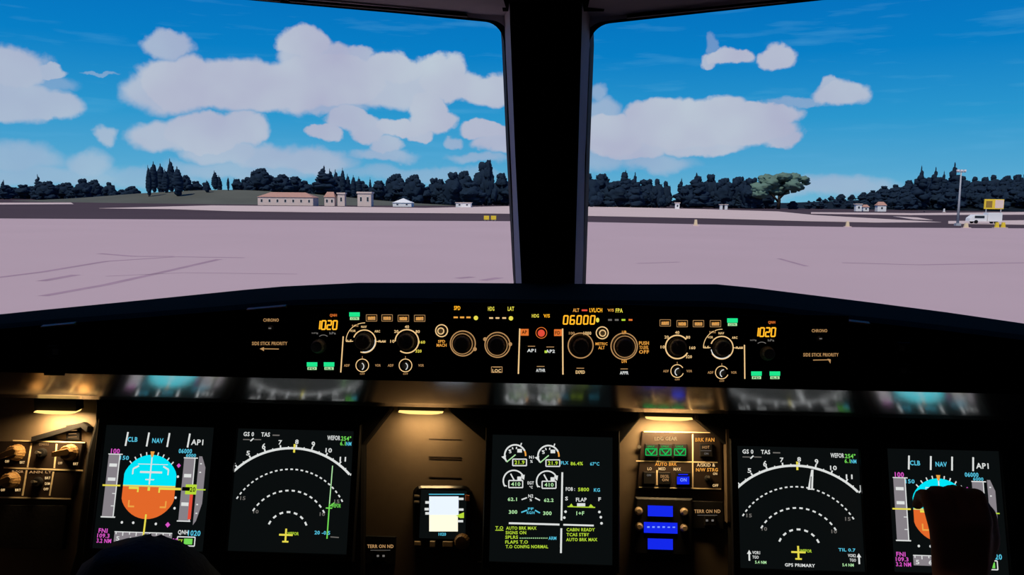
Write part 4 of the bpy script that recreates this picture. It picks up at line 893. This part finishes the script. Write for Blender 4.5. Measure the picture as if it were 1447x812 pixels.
person('person', {'hip': (.55, .36, 3.80), 'chest': (.545, .36, 4.10), 'neck': (.54, .38, 4.31), 'head': (.535, .41, 4.45),
  'shL': (.385, .40, 4.23), 'elL': (.400, .70, 3.985), 'wrL': hp, 'shR': (.71, .38, 4.24), 'elR': (.78, .55, 4.02), 'wrR': (.70, .76, 3.94),
  'hpL': (.46, .40, 3.78), 'knL': (.44, .80, 3.72), 'anL': (.44, .92, 3.39), 'toeL': (.44, 1.06, 3.345), 'hpR': (.64, .40, 3.78), 'knR': (.66, .80, 3.72), 'anR': (.66, .92, 3.39), 'toeR': (.66, 1.06, 3.345)},
  {'L': ((.0, .15, 1), (1, 0, 0), (0, 1, -.1), 1), 'R': ((-.2, 1, .0), (1, .1, 0), (0, .1, -1), -1)},
  'person in dark clothes raising one hand in front of the flight display', Vector((0, 1, 0)))
ap = atY(214, 757, .80)
hd = Vector((ap.x, ap.y, ap.z-.134))
person('person', {'hip': (-.53, .16, 3.80), 'chest': (-.50, .46, 3.90), 'neck': (hd.x-.03, hd.y-.13, hd.z-.095), 'head': hd,
  'shL': (-.66, .62, 3.90), 'elL': (-.80, .72, 3.72), 'wrL': (-.70, .93, 3.66), 'shR': (-.30, .62, 3.90), 'elR': (-.20, .74, 3.70), 'wrR': (-.26, .95, 3.64),
  'hpL': (-.62, .21, 3.76), 'knL': (-.66, .64, 3.70), 'anL': (-.66, .86, 3.39), 'toeL': (-.66, 1.0, 3.345), 'hpR': (-.44, .21, 3.76), 'knR': (-.40, .64, 3.70), 'anR': (-.40, .86, 3.39), 'toeR': (-.40, 1.0, 3.345)},
  {'L': ((.2, 1, -.1), (1, 0, 0), (0, -.1, -1), 1), 'R': ((-.1, 1, -.1), (1, 0, 0), (0, -.1, -1), -1)},
  'person with dark hair bent low in front of the flight display', Vector((0, .92, -.39)).normalized())
def seat(x, y, label):
    root = empty('pilot_seat', (x, y, FLZ), label, 'seat'); S = pbr('seat_fabric_dark', (36, 36, 42), .9, .1, bump=.3)
    def pad(name, poly, n0, n1, M):
        o = MB().slab(poly, n0, n1, .02).build(name, S, root); o.matrix_local = M
    r = lambda w, h: [(-w, -h), (w, -h), (w, h), (-w, h)]
    pad('cushion', r(.23, .24), 0, .10, Matrix.Translation((0, .08, .28)))
    pad('backrest', r(.23, .33), 0, .09, Matrix.Translation((0, -.13, .72)) @ Matrix.Rotation(math.radians(-82), 4, 'X') @ Matrix.Rotation(math.pi, 4, 'Z'))
    for sx in (-.27, .27): MB().box((sx-.03, -.12, .50), (sx+.03, .18, .55)).build('armrest', S, root)
    MB().box((-.13, -.10, 0), (.13, .22, .28)).build('pedestal', BEZ, root)
seat(-.53, .1, 'dark padded pilot seat under the person bent low'); seat(.55, .28, 'dark padded pilot seat under the person with a raised hand')
# ------------------------------------------------------------------ outside: airfield
APR = (203, 176, 180)
def ground_mat(name, c, var=.12, sc=.05, rough=.95):
    m = pbr(name, c, rough, .02, var=var, scale=sc); return m
def poly_ground(name, pts, z, mat, label):
    P = [p if isinstance(p, Vector) else atZ(*p, z) for p in pts]
    mb = MB(); n = len(P); top = [Vector((p.x, p.y, z)) for p in P]; bot = [Vector((p.x, p.y, z-.3)) for p in P]
    ar = sum(top[i].x*top[(i+1) % n].y-top[(i+1) % n].x*top[i].y for i in range(n))
    if ar < 0: top.reverse(); bot.reverse()
    mb.add(top+bot, [tuple(range(n)), tuple(reversed(range(n, 2*n)))]+[(i, n+i, n+(i+1) % n, (i+1) % n) for i in range(n)])
    o = mb.build(name, mat); return tag(o, label, kind='structure')
V3 = Vector
poly_ground('ground', [V3((-2600, -800, 0)), V3((2600, -800, 0)), V3((2600, 2600, 0)), V3((-2600, 2600, 0))], -.10, ground_mat('verge_dark_grass', (84, 70, 76), .25, .02), 'dark rough grass beyond the apron')
edge = [(-260, 307.5), (0, 308.5), (200, 309.6), (450, 311), (720, 312.4), (830, 313.5), (1100, 319), (1250, 321.4), (1447, 322.5), (1700, 325)]
e3 = [atZ(*p, 0) for p in edge]
APRON = poly_ground('apron', e3+[V3((420, 60, 0)), V3((420, -400, 0)), V3((-420, -400, 0)), V3((-420, 60, 0))], 0.0, ground_mat('apron_concrete', APR, .06, .06), 'pale pinkish concrete apron in front of the cockpit')
PALE = ground_mat('taxiway_pale_concrete', (222, 198, 192), .08, .04); GRASS = ground_mat('dry_grass', (112, 112, 96), .22, .03)
poly_ground('taxiway', [(140, 294), (300, 290), (450, 291.4), (600, 293.5), (723, 291), (830, 291.4), (1000, 295.5), (1100, 298.6), (1150, 303.6), (1230, 308), (1330, 313.6), (1240, 314), (1140, 312), (1000, 308), (830, 304.6), (723, 301.6), (450, 299.6), (330, 298), (240, 295)], -.04, PALE, 'pale taxiway strip crossing behind the apron')
poly_ground('service_road', [(1146, 299.6), (1290, 301), (1447, 299.4), (1560, 300), (1560, 303.6), (1447, 303), (1290, 303.6), (1146, 301.6)], -.03, PALE, 'thin pale service road along the wooded slope')
poly_ground('service_road', [(1262, 305.4), (1296, 307), (1318, 310.6), (1290, 309.6)], -.035, PALE, 'pale wedge of pavement in the dark verge')
poly_ground('service_road', [(1340, 312), (1447, 311), (1560, 311), (1560, 317), (1447, 317), (1340, 315.5)], -.035, PALE, 'pale pavement around the white truck')
poly_ground('service_road', [(-60, 286.4), (100, 286.0), (104, 288.2), (-60, 289)], -.035, PALE, 'pale strip in front of the low hedge line')
# faint dark joints and tyre marks on the apron
MARK = ground_mat('apron_tyre_mark', (178, 148, 160), .2, .4)
def mark(pts, w):
    m = MB(); w *= 1.9; P = [atZ(*p, .004) for p in pts]
    for a, b in zip(P, P[1:]):
        d = (b-a).normalized(); n = V3((-d.y, d.x, 0))*w/2; m.add([a+n, b+n, b-n, a-n], [(3, 2, 1, 0)])
    o = m.build('tyre_mark', MARK, APRON)
for pts, w in (([(-60, 399), (60, 384), (150, 369), (250, 362.5), (345, 364)], .26), ([(60, 418), (150, 402), (240, 382), (310, 366)], .26), ([(58, 397), (108, 388)], .3), ([(140, 358), (190, 362), (245, 362)], .3), ([(150, 390), (260, 385), (420, 387)], .12),
               ([(646, 393), (668, 391)], .30), ([(682, 396), (706, 392)], .30), ([(1190, 371), (1300, 374), (1450, 371)], .3), ([(900, 372), (960, 370)], .2), ([(1100, 365), (1140, 376)], .2)): mark(pts, w)
# ------------------------------------------------------------------ hills
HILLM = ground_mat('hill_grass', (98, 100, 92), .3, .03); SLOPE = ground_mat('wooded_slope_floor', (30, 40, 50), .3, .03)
def hill(name, cx, cy, rx, ry, hgt, mat, label, pw=1.0):
    m = MB(); nr, na = 10, 40; vs = [(0, 0, hgt)]
    for j in range(1, nr+1):
        f = j/nr
        for i in range(na):
            a = 2*math.pi*i/na; z = hgt*(.5+.5*math.cos(math.pi*f))**pw*(1+.08*noise.noise(V3((math.cos(a)*f*3, math.sin(a)*f*3, cx*.01)))); vs.append((rx*f*math.cos(a), ry*f*math.sin(a), z if j < nr else -.6))
    fs = [(0, 1+i, 1+(i+1) % na) for i in range(na)]+[(1+(j-1)*na+i, 1+j*na+i, 1+j*na+(i+1) % na, 1+(j-1)*na+(i+1) % na) for j in range(1, nr) for i in range(na)]
    m.add(vs, fs); o = m.build(name, mat, None, True); o.location = (cx, cy, -.1); return tag(o, label, kind='structure')
hill('grassy_rise', -186, 480, 140, 85, 7.6, HILLM, 'low grassy rise under the cypress clump')
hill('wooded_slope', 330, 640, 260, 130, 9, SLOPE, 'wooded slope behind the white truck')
def hz(x, y):
    z = 0
    for cx, cy, rx, ry, h in ((-186, 480, 140, 85, 7.6), (330, 640, 260, 130, 9)):
        f = math.hypot((x-cx)/rx, (y-cy)/ry)
        if f < 1: z = max(z, h*(.5+.5*math.cos(math.pi*f))-.1)
    return z
# ------------------------------------------------------------------ trees
LEAF = {'dark': pbr('foliage_dark', (33, 48, 66), .9, .05, var=.3, scale=2), 'mid': pbr('foliage_mid', (46, 64, 52), .9, .05, var=.3, scale=2), 'pale': pbr('foliage_pale', (100, 126, 116), .9, .05, var=.3, scale=2)}
BARK = pbr('bark', (58, 50, 46), .95, .05)
def crown_mesh(kind, seed):
    rnd = random.Random(seed); bm = bmesh.new()
    def lump(c, r):
        k0 = len(bm.verts); bmesh.ops.create_icosphere(bm, subdivisions=3 if kind in ('round', 'broad') else 2, radius=1)
        bm.verts.ensure_lookup_table()
        for v in bm.verts[k0:]:
            d = 1+.30*noise.noise(v.co*2.6+V3((seed*3.1, c[0]*7, c[2]*5)))+.5*noise.noise(v.co*8.5+V3((seed, c[1]*9, 2)))
            v.co = V3((c[0]+v.co.x*r[0]*d, c[1]+v.co.y*r[1]*d, c[2]+v.co.z*r[2]*d))
    if kind == 'column':
        for i in range(9):
            f = i/8; w = .5*math.sin(math.pi*min(1, .18+f*.80))**.8; lump((rnd.uniform(-.06, .06), rnd.uniform(-.06, .06), .14+f*.80), (w*.9, w*.9, .11))
    elif kind == 'cone':
        for i in range(10):
            f = i/9; w = .52*(1-f)**.8+.03
            for q in range(3 if f < .7 else 1):
                a = rnd.uniform(0, 6.28); lump((math.cos(a)*w*.4, math.sin(a)*w*.4, .12+f*.84), (w*.6+.01, w*.6+.01, .085))
    elif kind == 'round':
        for i in range(13):
            a = rnd.uniform(0, 6.28); f = rnd.random(); rr = .36*math.sqrt(rnd.random())*(1.1-.85*f*f); z = .28+.62*f
            t = .19-.09*f; lump((math.cos(a)*rr, math.sin(a)*rr, z), (t, t, .12))
        lump((rnd.uniform(-.12, .12), 0, .90), (.11, .11, .10)); lump((0, 0, .45), (.36, .36, .34))
        for q in range(5): lump((rnd.uniform(-.34, .34), rnd.uniform(-.3, .3), rnd.uniform(.10, .25)), (.19, .19, .14))
    elif kind == 'broad':
        for (x, z, r) in ((-.3, .58, .2), (-.12, .74, .2), (.1, .86, .17), (.28, .88, .15), (.44, .84, .10), (.5, .74, .07), (.2, .66, .18), (-.34, .42, .15), (.0, .55, .2), (.34, .6, .09), (-.2, .86, .13), (.05, .9, .13)):
            lump((x, rnd.uniform(-.15, .15), z), (r*.95, r, r*.85))
    me = bpy.data.meshes.new('crown_'+kind); bm.to_mesh(me); bm.free(); me.shade_smooth(); return me
def trunk_mesh(kind):
    m = MB(); m.tube([(0, 0, -.04), (.01, 0, .25), (0, .01, .5)], [.035, .028, .012], 8)
    if kind == 'broad':
        m.tube([(0, 0, .2), (-.12, 0, .4), (-.25, 0, .55)], [.026, .02, .008], 6); m.tube([(0, 0, .28), (.13, 0, .5), (.3, 0, .8)], [.026, .02, .007], 6); m.tube([(.01, 0, .45), (-.02, .02, .75)], [.02, .006], 6)
    return m.mesh('trunk_'+kind, True)
CR = {}; TR = {k: trunk_mesh(k) for k in ('column', 'cone', 'round', 'broad')}
for k in ('column', 'cone', 'round', 'broad'):
    for i in range(4 if k == 'round' else 2 if k != 'broad' else 1): CR[k, i] = crown_mesh(k, 11*i+len(k))
LM = {  # what a tree stands behind or beside, by where along its belt it grows
 'broadleaf belt behind the tent roof': ((545, 'behind the cream flat-roofed house'), (600, 'behind the white tent roof hut'), (635, 'between the tent roof hut and the low white shed'), (676, 'behind the very low white shed'), (990, 'beside the yellow taxiway signs and centre post')),
 'broadleaf belt left of the notch': ((866, 'close against the centre post'), (910, 'midway between centre post and white hut'), (990, 'left of the notch with the white hut')),
 'broadleaf belt beside the spreading tree': ((996, 'right of the notch with the white hut'), (1040, 'behind the tiny white boxes'), (1100, 'crowding the pale spreading tree'), (1900, 'just past the pale spreading tree')),
 'trees on the slope crest': ((1200, 'left of the white cabins'), (1262, 'above the white cabins'), (1338, 'between the white cabins and the light mast'), (1382, 'behind the light mast'), (1424, 'behind the yellow board'), (1900, 'past the yellow board')),
}
LM['trees halfway up the slope'] = LM['trees low on the slope'] = LM['trees on the slope crest']
LB = {'broadleaf belt behind the tent roof': 'dark broadleaf belt tree', 'broadleaf belt left of the notch': 'dark broadleaf belt tree', 'broadleaf belt beside the spreading tree': 'dark broadleaf belt tree',
 'trees on the slope crest': 'dark crest tree of the wooded slope', 'trees halfway up the slope': 'dark tree halfway up the wooded slope', 'trees low on the slope': 'dark tree low on the wooded slope'}
def tree(px, top, w, kind, D, label, group, leaf='dark'):
    if group in LM:
        for lim, where in LM[group]:
            if px < lim: label = LB[group]+' '+where; group = group+', '+where; break
    t = atY(px, top, D); z = hz(t.x, D); h = (t.z-z)/(1.0 if kind != 'round' else .98); wd = min(w*D/F*1.06, h*1.5 if kind == 'round' else 99)
    root = empty(TN[kind], (t.x, D, z), label, 'tree', group); root.rotation_euler = (0, 0, 0 if kind == 'broad' else random.uniform(-.5, .5))
    me = CR[kind, random.randrange(len([k for k in CR if k[0] == kind]))]
    if not me.materials: me.materials.append(LEAF[leaf])
    c = put('crown', me, None, root, scale=(wd, wd, h)); c.material_slots[0].link = 'OBJECT'; c.material_slots[0].material = LEAF[leaf]
    put('trunk', TR[kind], BARK, root, scale=(h*.5 if kind != 'broad' else wd, h*.5 if kind != 'broad' else wd, h))
TN = {'column': 'cypress_tree', 'cone': 'conifer_tree', 'round': 'broadleaf_tree', 'broad': 'spreading_tree'}
def row(items, D, label, group, leaf='dark'):
    for i, it in enumerate(items):
        tree(it[0], it[1], it[2]*(1.3 if it[3] == 'cone' else 1), it[3], D+((i*2) % 5-2)*15+random.uniform(-3, 3), label, group, leaf)
R_, K_, C_ = 'round', 'cone', 'column'
row([(-30, 257, 44, R_), (8, 262, 36, R_), (32, 261, 36, R_), (66, 256, 34, R_), (92, 258, 36, R_), (116, 253, 30, R_), (132, 254, 26, R_), (50, 268, 60, R_), (105, 268, 60, R_), (0, 268, 60, R_)], 560, 'low dark tree in the hedge line left of the grassy rise', 'trees in the low hedge line')
row([(-12, 264, 40, R_), (20, 265, 40, R_), (42, 263, 36, R_), (78, 262, 40, R_), (140, 262, 26, R_)], 600, 'dark tree in the back of the low hedge line', 'back trees of the hedge line')
row([(5, 255, 13, K_), (53, 248, 15, K_)], 556, 'thin pointed conifer poking out of the low hedge line', 'thin conifers in the hedge line')
row([(155, 258, 22, R_), (185, 263, 26, R_), (172, 268, 30, R_)], 530, 'small rounded bush tree in the dip before the cypress clump', 'bush trees before the clump')
row([(209, 235, 9, C_), (216, 229, 12, C_), (226, 232, 14, C_), (233, 240, 12, C_), (240, 226, 13, C_), (250, 236, 16, C_)], 470, 'tall dark cypress in the clump on the grassy rise', 'cypress clump on the rise')
row([(262, 248, 20, R_), (276, 256, 24, R_), (290, 258, 20, R_), (335, 253, 18, R_), (345, 254, 20, R_), (398, 247, 34, R_), (416, 250, 34, R_), (432, 256, 28, R_)], 500, 'dark rounded tree along the crest of the grassy rise', 'rounded trees on the rise')
row([(292, 255, 9, C_), (303, 242, 10, C_), (309, 248, 9, C_), (322, 250, 4, C_), (331, 252, 7, C_)], 480, 'narrow single cypress standing on the grassy rise', 'single cypresses on the rise')
row([(367, 238, 38, R_), (352, 251, 30, R_), (384, 252, 30, R_)], 520, 'broad peaked tree on the grassy rise behind the long house', 'peaked trees on the rise')
row([(458, 236, 30, K_), (466, 240, 12, C_), (474, 241, 12, C_), (484, 238, 8, C_), (491, 247, 10, C_), (499, 248, 8, C_), (507, 250, 9, C_), (523, 251, 5, C_)], 512, 'pointed dark tree behind the small flat-roofed houses', 'pointed trees behind the houses')
row([(452, 252, 34, R_), (476, 250, 44, R_), (505, 256, 44, R_), (535, 256, 32, R_), (558, 246, 38, R_), (584, 247, 34, R_), (570, 258, 60, R_), (613, 252, 26, R_), (622, 254, 24, R_), (600, 264, 50, R_), (640, 244, 34, R_), (654, 242, 36, R_), (684, 231, 38, R_), (690, 228, 22, R_), (708, 246, 34, R_), (665, 258, 60, R_), (735, 248, 50, R_), (765, 250, 50, R_), (630, 266, 60, R_), (800, 250, 44, R_)], 520, 'dark broadleaf tree in the belt behind the small white tent roof', 'broadleaf belt behind the tent roof')
row([(832, 246, 40, R_), (850, 247, 40, R_), (884, 245, 30, R_), (870, 256, 50, R_), (913, 254, 40, R_), (930, 254, 22, R_), (942, 257, 20, R_), (925, 268, 50, R_), (905, 266, 50, R_)], 520, 'dark broadleaf tree in the belt left of the notch with the white hut', 'broadleaf belt left of the notch')
row([(898, 246, 20, K_), (884, 243, 26, K_), (963, 254, 20, K_), (985, 247, 34, K_)], 515, 'pointed conifer rising from the broadleaf belt near the white hut', 'conifers in the broadleaf belt')
row([(972, 262, 30, R_), (988, 250, 34, R_), (1005, 247, 30, R_), (1022, 252, 36, R_), (1043, 250, 36, R_), (1062, 252, 36, R_), (1078, 262, 40, R_), (1015, 266, 56, R_), (1055, 268, 56, R_), (980, 272, 40, R_), (1120, 284, 34, R_), (1142, 286, 30, R_)], 525, 'dark broadleaf tree in the belt beside the pale spreading tree', 'broadleaf belt beside the spreading tree')
tree(1102, 245, 74, 'broad', 490, 'pale green spreading tree with bare forked trunk at the belt end', None, 'pale')
SIL = [(1140, 284), (1160, 279), (1182, 274), (1198, 277), (1218, 271), (1238, 267), (1272, 259), (1290, 254), (1330, 252), (1380, 250), (1428, 249), (1460, 246), (1540, 246)]
def sil(x):
    for (a, p), (b, q) in zip(SIL, SIL[1:]):
        if a <= x <= b: return p+(q-p)*(x-a)/(b-a)
for D0, dy, st, lab, gp in ((640, 0, 15, 'dark tree on the crest of the wooded slope', 'trees on the slope crest'), (595, 8, 17, 'dark tree halfway up the wooded slope', 'trees halfway up the slope'), (548, 17, 21, 'dark tree low on the wooded slope above the service road', 'trees low on the slope')):
    x = 1143+dy; i = 0
    while x < 1535:
        t = sil(x)+dy*min(1, (295-sil(x))/40)+random.uniform(-1.5, 1.5); tree(x, t, st*1.55, R_, D0+((i*2) % 3-1)*15, lab, gp); x += st*random.uniform(.85, 1.15); i += 1
row([(1302, 238, 22, K_), (1323, 239, 20, K_), (1334, 244, 16, K_), (1350, 233, 26, K_)], 570, 'sharp conifer standing above the wooded slope near the light mast', 'conifers above the slope')
tree(1306, 298, 18, 'round', 420, 'single dark bush beside the thin service road', None, 'dark')
# ------------------------------------------------------------------ houses, mast, truck, signs
HW = pbr('house_wall_cream', (226, 204, 196), .9, .1, var=.06, scale=.6); HR = pbr('roof_tile_pink', (190, 146, 132), .9, .1, var=.15, scale=1); WHT = pbr('white_paint', (236, 236, 238), .7, .3, var=.03, scale=1); DKG = pbr('dark_window', (40, 46, 56), .3, .5)
YEL = pbr('sign_yellow', (240, 206, 60), .6, .3, var=.05, scale=3); STEEL = pbr('galvanised_steel', (176, 178, 186), .6, .4)
def house(x0, x1, ytop, ybot, D, kind, label, nwin=3, wall=None, group=None):
    a = atY(x0, ybot, D); b = atY(x1, ytop, D); w = abs(b.x-a.x); zt = b.z; z0 = hz((a.x+b.x)/2, D-4); zt = max(zt, z0+1.8); h = zt-z0; dep = min(9, w*.8)
    root = empty('house' if kind != 'tent' else 'tent_roof_hut', ((a.x+b.x)/2, D, z0), label, 'building', group); eav = h*(.62 if kind == 'gable' else .88 if kind == 'flat' else .45)
    MB().box((-w/2, -dep/2, -1.2), (w/2, dep/2, eav)).build('walls', wall or HW, root)
    r = MB(); o = .35
    if kind == 'flat': r.box((-w/2-o, -dep/2-o, eav), (w/2+o, dep/2+o, h))
    else:
        q = w*.5 if kind == 'tent' else w*.18
        r.add([(-w/2-o, -dep/2-o, eav), (w/2+o, -dep/2-o, eav), (w/2+o, dep/2+o, eav), (-w/2-o, dep/2+o, eav), (-w/2+q, 0, h), (w/2-q, 0, h)], [(0,1,5,4), (1,2,5), (2,3,4,5), (3,0,4), (3,2,1,0)])
    r.build('roof', (HW if kind == 'flat' else WHT if kind == 'tent' else HR), root)
    for i in range(nwin):
        x = -w/2+w*(i+.5)/nwin; f = MB().box((x-.5, -dep/2-.06, eav*.35), (x+.5, -dep/2, eav*.75)).build('window', WHT, root)
        MB().box((x-.42, -dep/2-.09, eav*.38), (x+.42, -dep/2-.06, eav*.72)).build('window_glass', DKG, f)
house(369, 446, 272, 289, 388, 'gable', 'long low house with pinkish roof on the grassy rise', 7)
house(460, 474, 271, 287, 388, 'gable', 'small pink house half hidden beside dark trees', 2)
house(478, 488, 272, 284, 388, 'flat', 'tiny pale house between two dark trees', 1)
house(507, 526, 271, 288, 388, 'flat', 'cream house with overhanging flat roof', 2)
house(557, 583, 280, 289, 392, 'tent', 'low hut with a white pitched tent roof', 2, WHT)
house(645, 666, 286, 289.5, 400, 'flat', 'very low white shed at the foot of the tree belt', 2, WHT)
house(954, 960, 286, 292, 430, 'flat', 'small white hut in the notch of the tree belt', 1, WHT)
house(1017, 1021, 288.5, 293, 430, 'flat', 'tiny white box at the foot of the tree belt', 0, WHT, 'tiny white boxes'); house(1024, 1028, 288.5, 293, 430, 'flat', 'tiny white box at the foot of the tree belt', 0, WHT, 'tiny white boxes')
house(1208, 1217, 287.6, 297.4, 430, 'flat', 'taller white cabin of the pair below the wooded slope', 1, WHT); house(1218.4, 1227, 289, 297.4, 432, 'gable', 'lower white cabin of the pair below the wooded slope', 1, WHT)
house(1238, 1251, 285, 297.8, 430, 'gable', 'white cabin with a small chimney stub below the wooded slope', 1, WHT)
def mast():
    b = atZ(1353, 318, 0); D = b.y; t = atY(1354.5, 240, D); h = t.z; root = empty('light_mast', (b.x, D, -.1), 'tall thin white light mast beside the white truck', 'mast')
    MB().tube([(0, 0, 0), (0, 0, h*.5), (0, 0, h)], [.28, .2, .12], 10).build('pole', STEEL, root, smooth=True)
    MB().box((-.9, -.12, h-.4), (.9, .12, h-.2)).build('crossbar', STEEL, root)
    for x in (-.7, 0, .7): MB().box((x-.22, -.25, h-.2), (x+.22, .15, h+.18)).build('floodlight', WHT, root)
    MB().box((-.5, -.5, 0), (.5, .5, .5)).build('base', STEEL, root)
mast()
def truck():
    b = atZ(1390, 315.5, 0); D = b.y; k = D/F; root = empty('truck', (b.x, D, -.05), 'white box truck parked under the yellow board', 'truck')
    x0, x1 = (1368-1390)*k, (1411-1390)*k; H = 15*k
    MB().slab([(x0+ (x1-x0)*.56, .5), (x1, .5), (x1, H), (x0+(x1-x0)*.56, H)], -1.1, 1.1, .06).build('cargo_box', WHT, root, rot=(math.pi/2, 0, 0))
    MB().slab([(x0, .5), (x0+(x1-x0)*.54, .5), (x0+(x1-x0)*.54, H*.82), (x0+(x1-x0)*.16, H*.82), (x0+.1, H*.5)], -1.0, 1.0, .06).build('cab', WHT, root, rot=(math.pi/2, 0, 0))
    MB().box((x0+(x1-x0)*.15, -1.05, H*.50), (x0+(x1-x0)*.45, -1.0, H*.72)).build('side_window', DKG, root)
    for x in (x0+(x1-x0)*.2, x0+(x1-x0)*.82):
        for y in (-.95, .95): MB().lathe([(.42, -.12), (.42, .12), (.2, .14), (.001, .14)], 16).build('wheel', RUB, root, loc=(x, y, .42), rot=(math.pi/2, 0, 0))
truck()
def board():
    b = atZ(1405, 312, 0); D = b.y+6; c = atY(1405, 281, D); d = atY(1405, 295, D); w = 26*D/F; root = empty('yellow_board', (c.x, D, -.05), 'yellow and cream board on posts above the white truck', 'sign')
    p = MB().box((-w/2, -.15, d.z), (w/2, .15, c.z)).build('panel', YEL, root); MB().box((.05*w, -.2, d.z+.25), (w/2-.1, -.16, c.z-.2)).build('cream_panel', HW, root)
    MB().box((-.42*w, -.2, d.z+.4), (-.1*w, -.16, c.z-.5)).build('dark_patch', pbr('ochre', (150, 120, 50), .8), root)
    for x in (-.38*w, .38*w): MB().tube([(x, 0, 0), (x, 0, d.z)], .14, 8).build('post', STEEL, root)
board()
def guidance(px, py, w, h, label, mat, group=None):
    b = atZ(px, py, 0); k = b.y/F; root = empty('guidance_sign', (b.x, b.y, -.03), label, 'sign', group)
    MB().slab([(-w*k/2, .25), (w*k/2, .25), (w*k/2, h*k), (-w*k/2, h*k)], -.15, .15, .03).build('panel', mat, root, rot=(math.pi/2, 0, 0))
    for x in (-.3, .3): MB().tube([(x*w*k, 0, -.05), (x*w*k, 0, .3)], .06, 6).build('leg', STEEL, root)
guidance(687.5, 312, 7.5, 7.5, 'yellow taxiway sign with a blunt left edge, one of two side by side', YEL); guidance(697.5, 312, 7.5, 7.5, 'yellow taxiway sign next to another by the centre post', YEL)
def marker(px, py, w, h, label, mat, group=None):
    b = atZ(px, py, 0); k = b.y/F; root = empty('edge_marker', (b.x, b.y, 0), label, 'marker', group)
    MB().box((-w*k*.9, -.4, -.05), (w*k*.9, .4, .12)).build('footing', PALE, root)
    MB().slab([(-w*k/2, 0), (w*k/2, 0), (w*k*.3, h*k), (-w*k*.3, h*k)], -.2, .2, .03).build('marker_body', mat, root, loc=(0, 0, .1), rot=(math.pi/2, 0, 0))
CRM = pbr('marker_cream', (226, 206, 170), .8, .2)
marker(983, 319, 5, 8, 'small cream marker at the apron edge before the tree belt', CRM); marker(1197.5, 320.5, 5, 7, 'small cream marker at the apron edge below the white cabins', CRM); marker(1365, 322, 6, 6, 'small cream marker at the foot of the light mast', CRM)
marker(1408.5, 322, 5.5, 7, 'small yellow marker in front of the white truck', YEL, 'yellow markers by the truck'); marker(1417.5, 322, 5.5, 7, 'small yellow marker in front of the white truck', YEL, 'yellow markers by the truck')
marker(1334, 299.5, 2.5, 4.5, 'tiny white post on the thin service road', WHT)
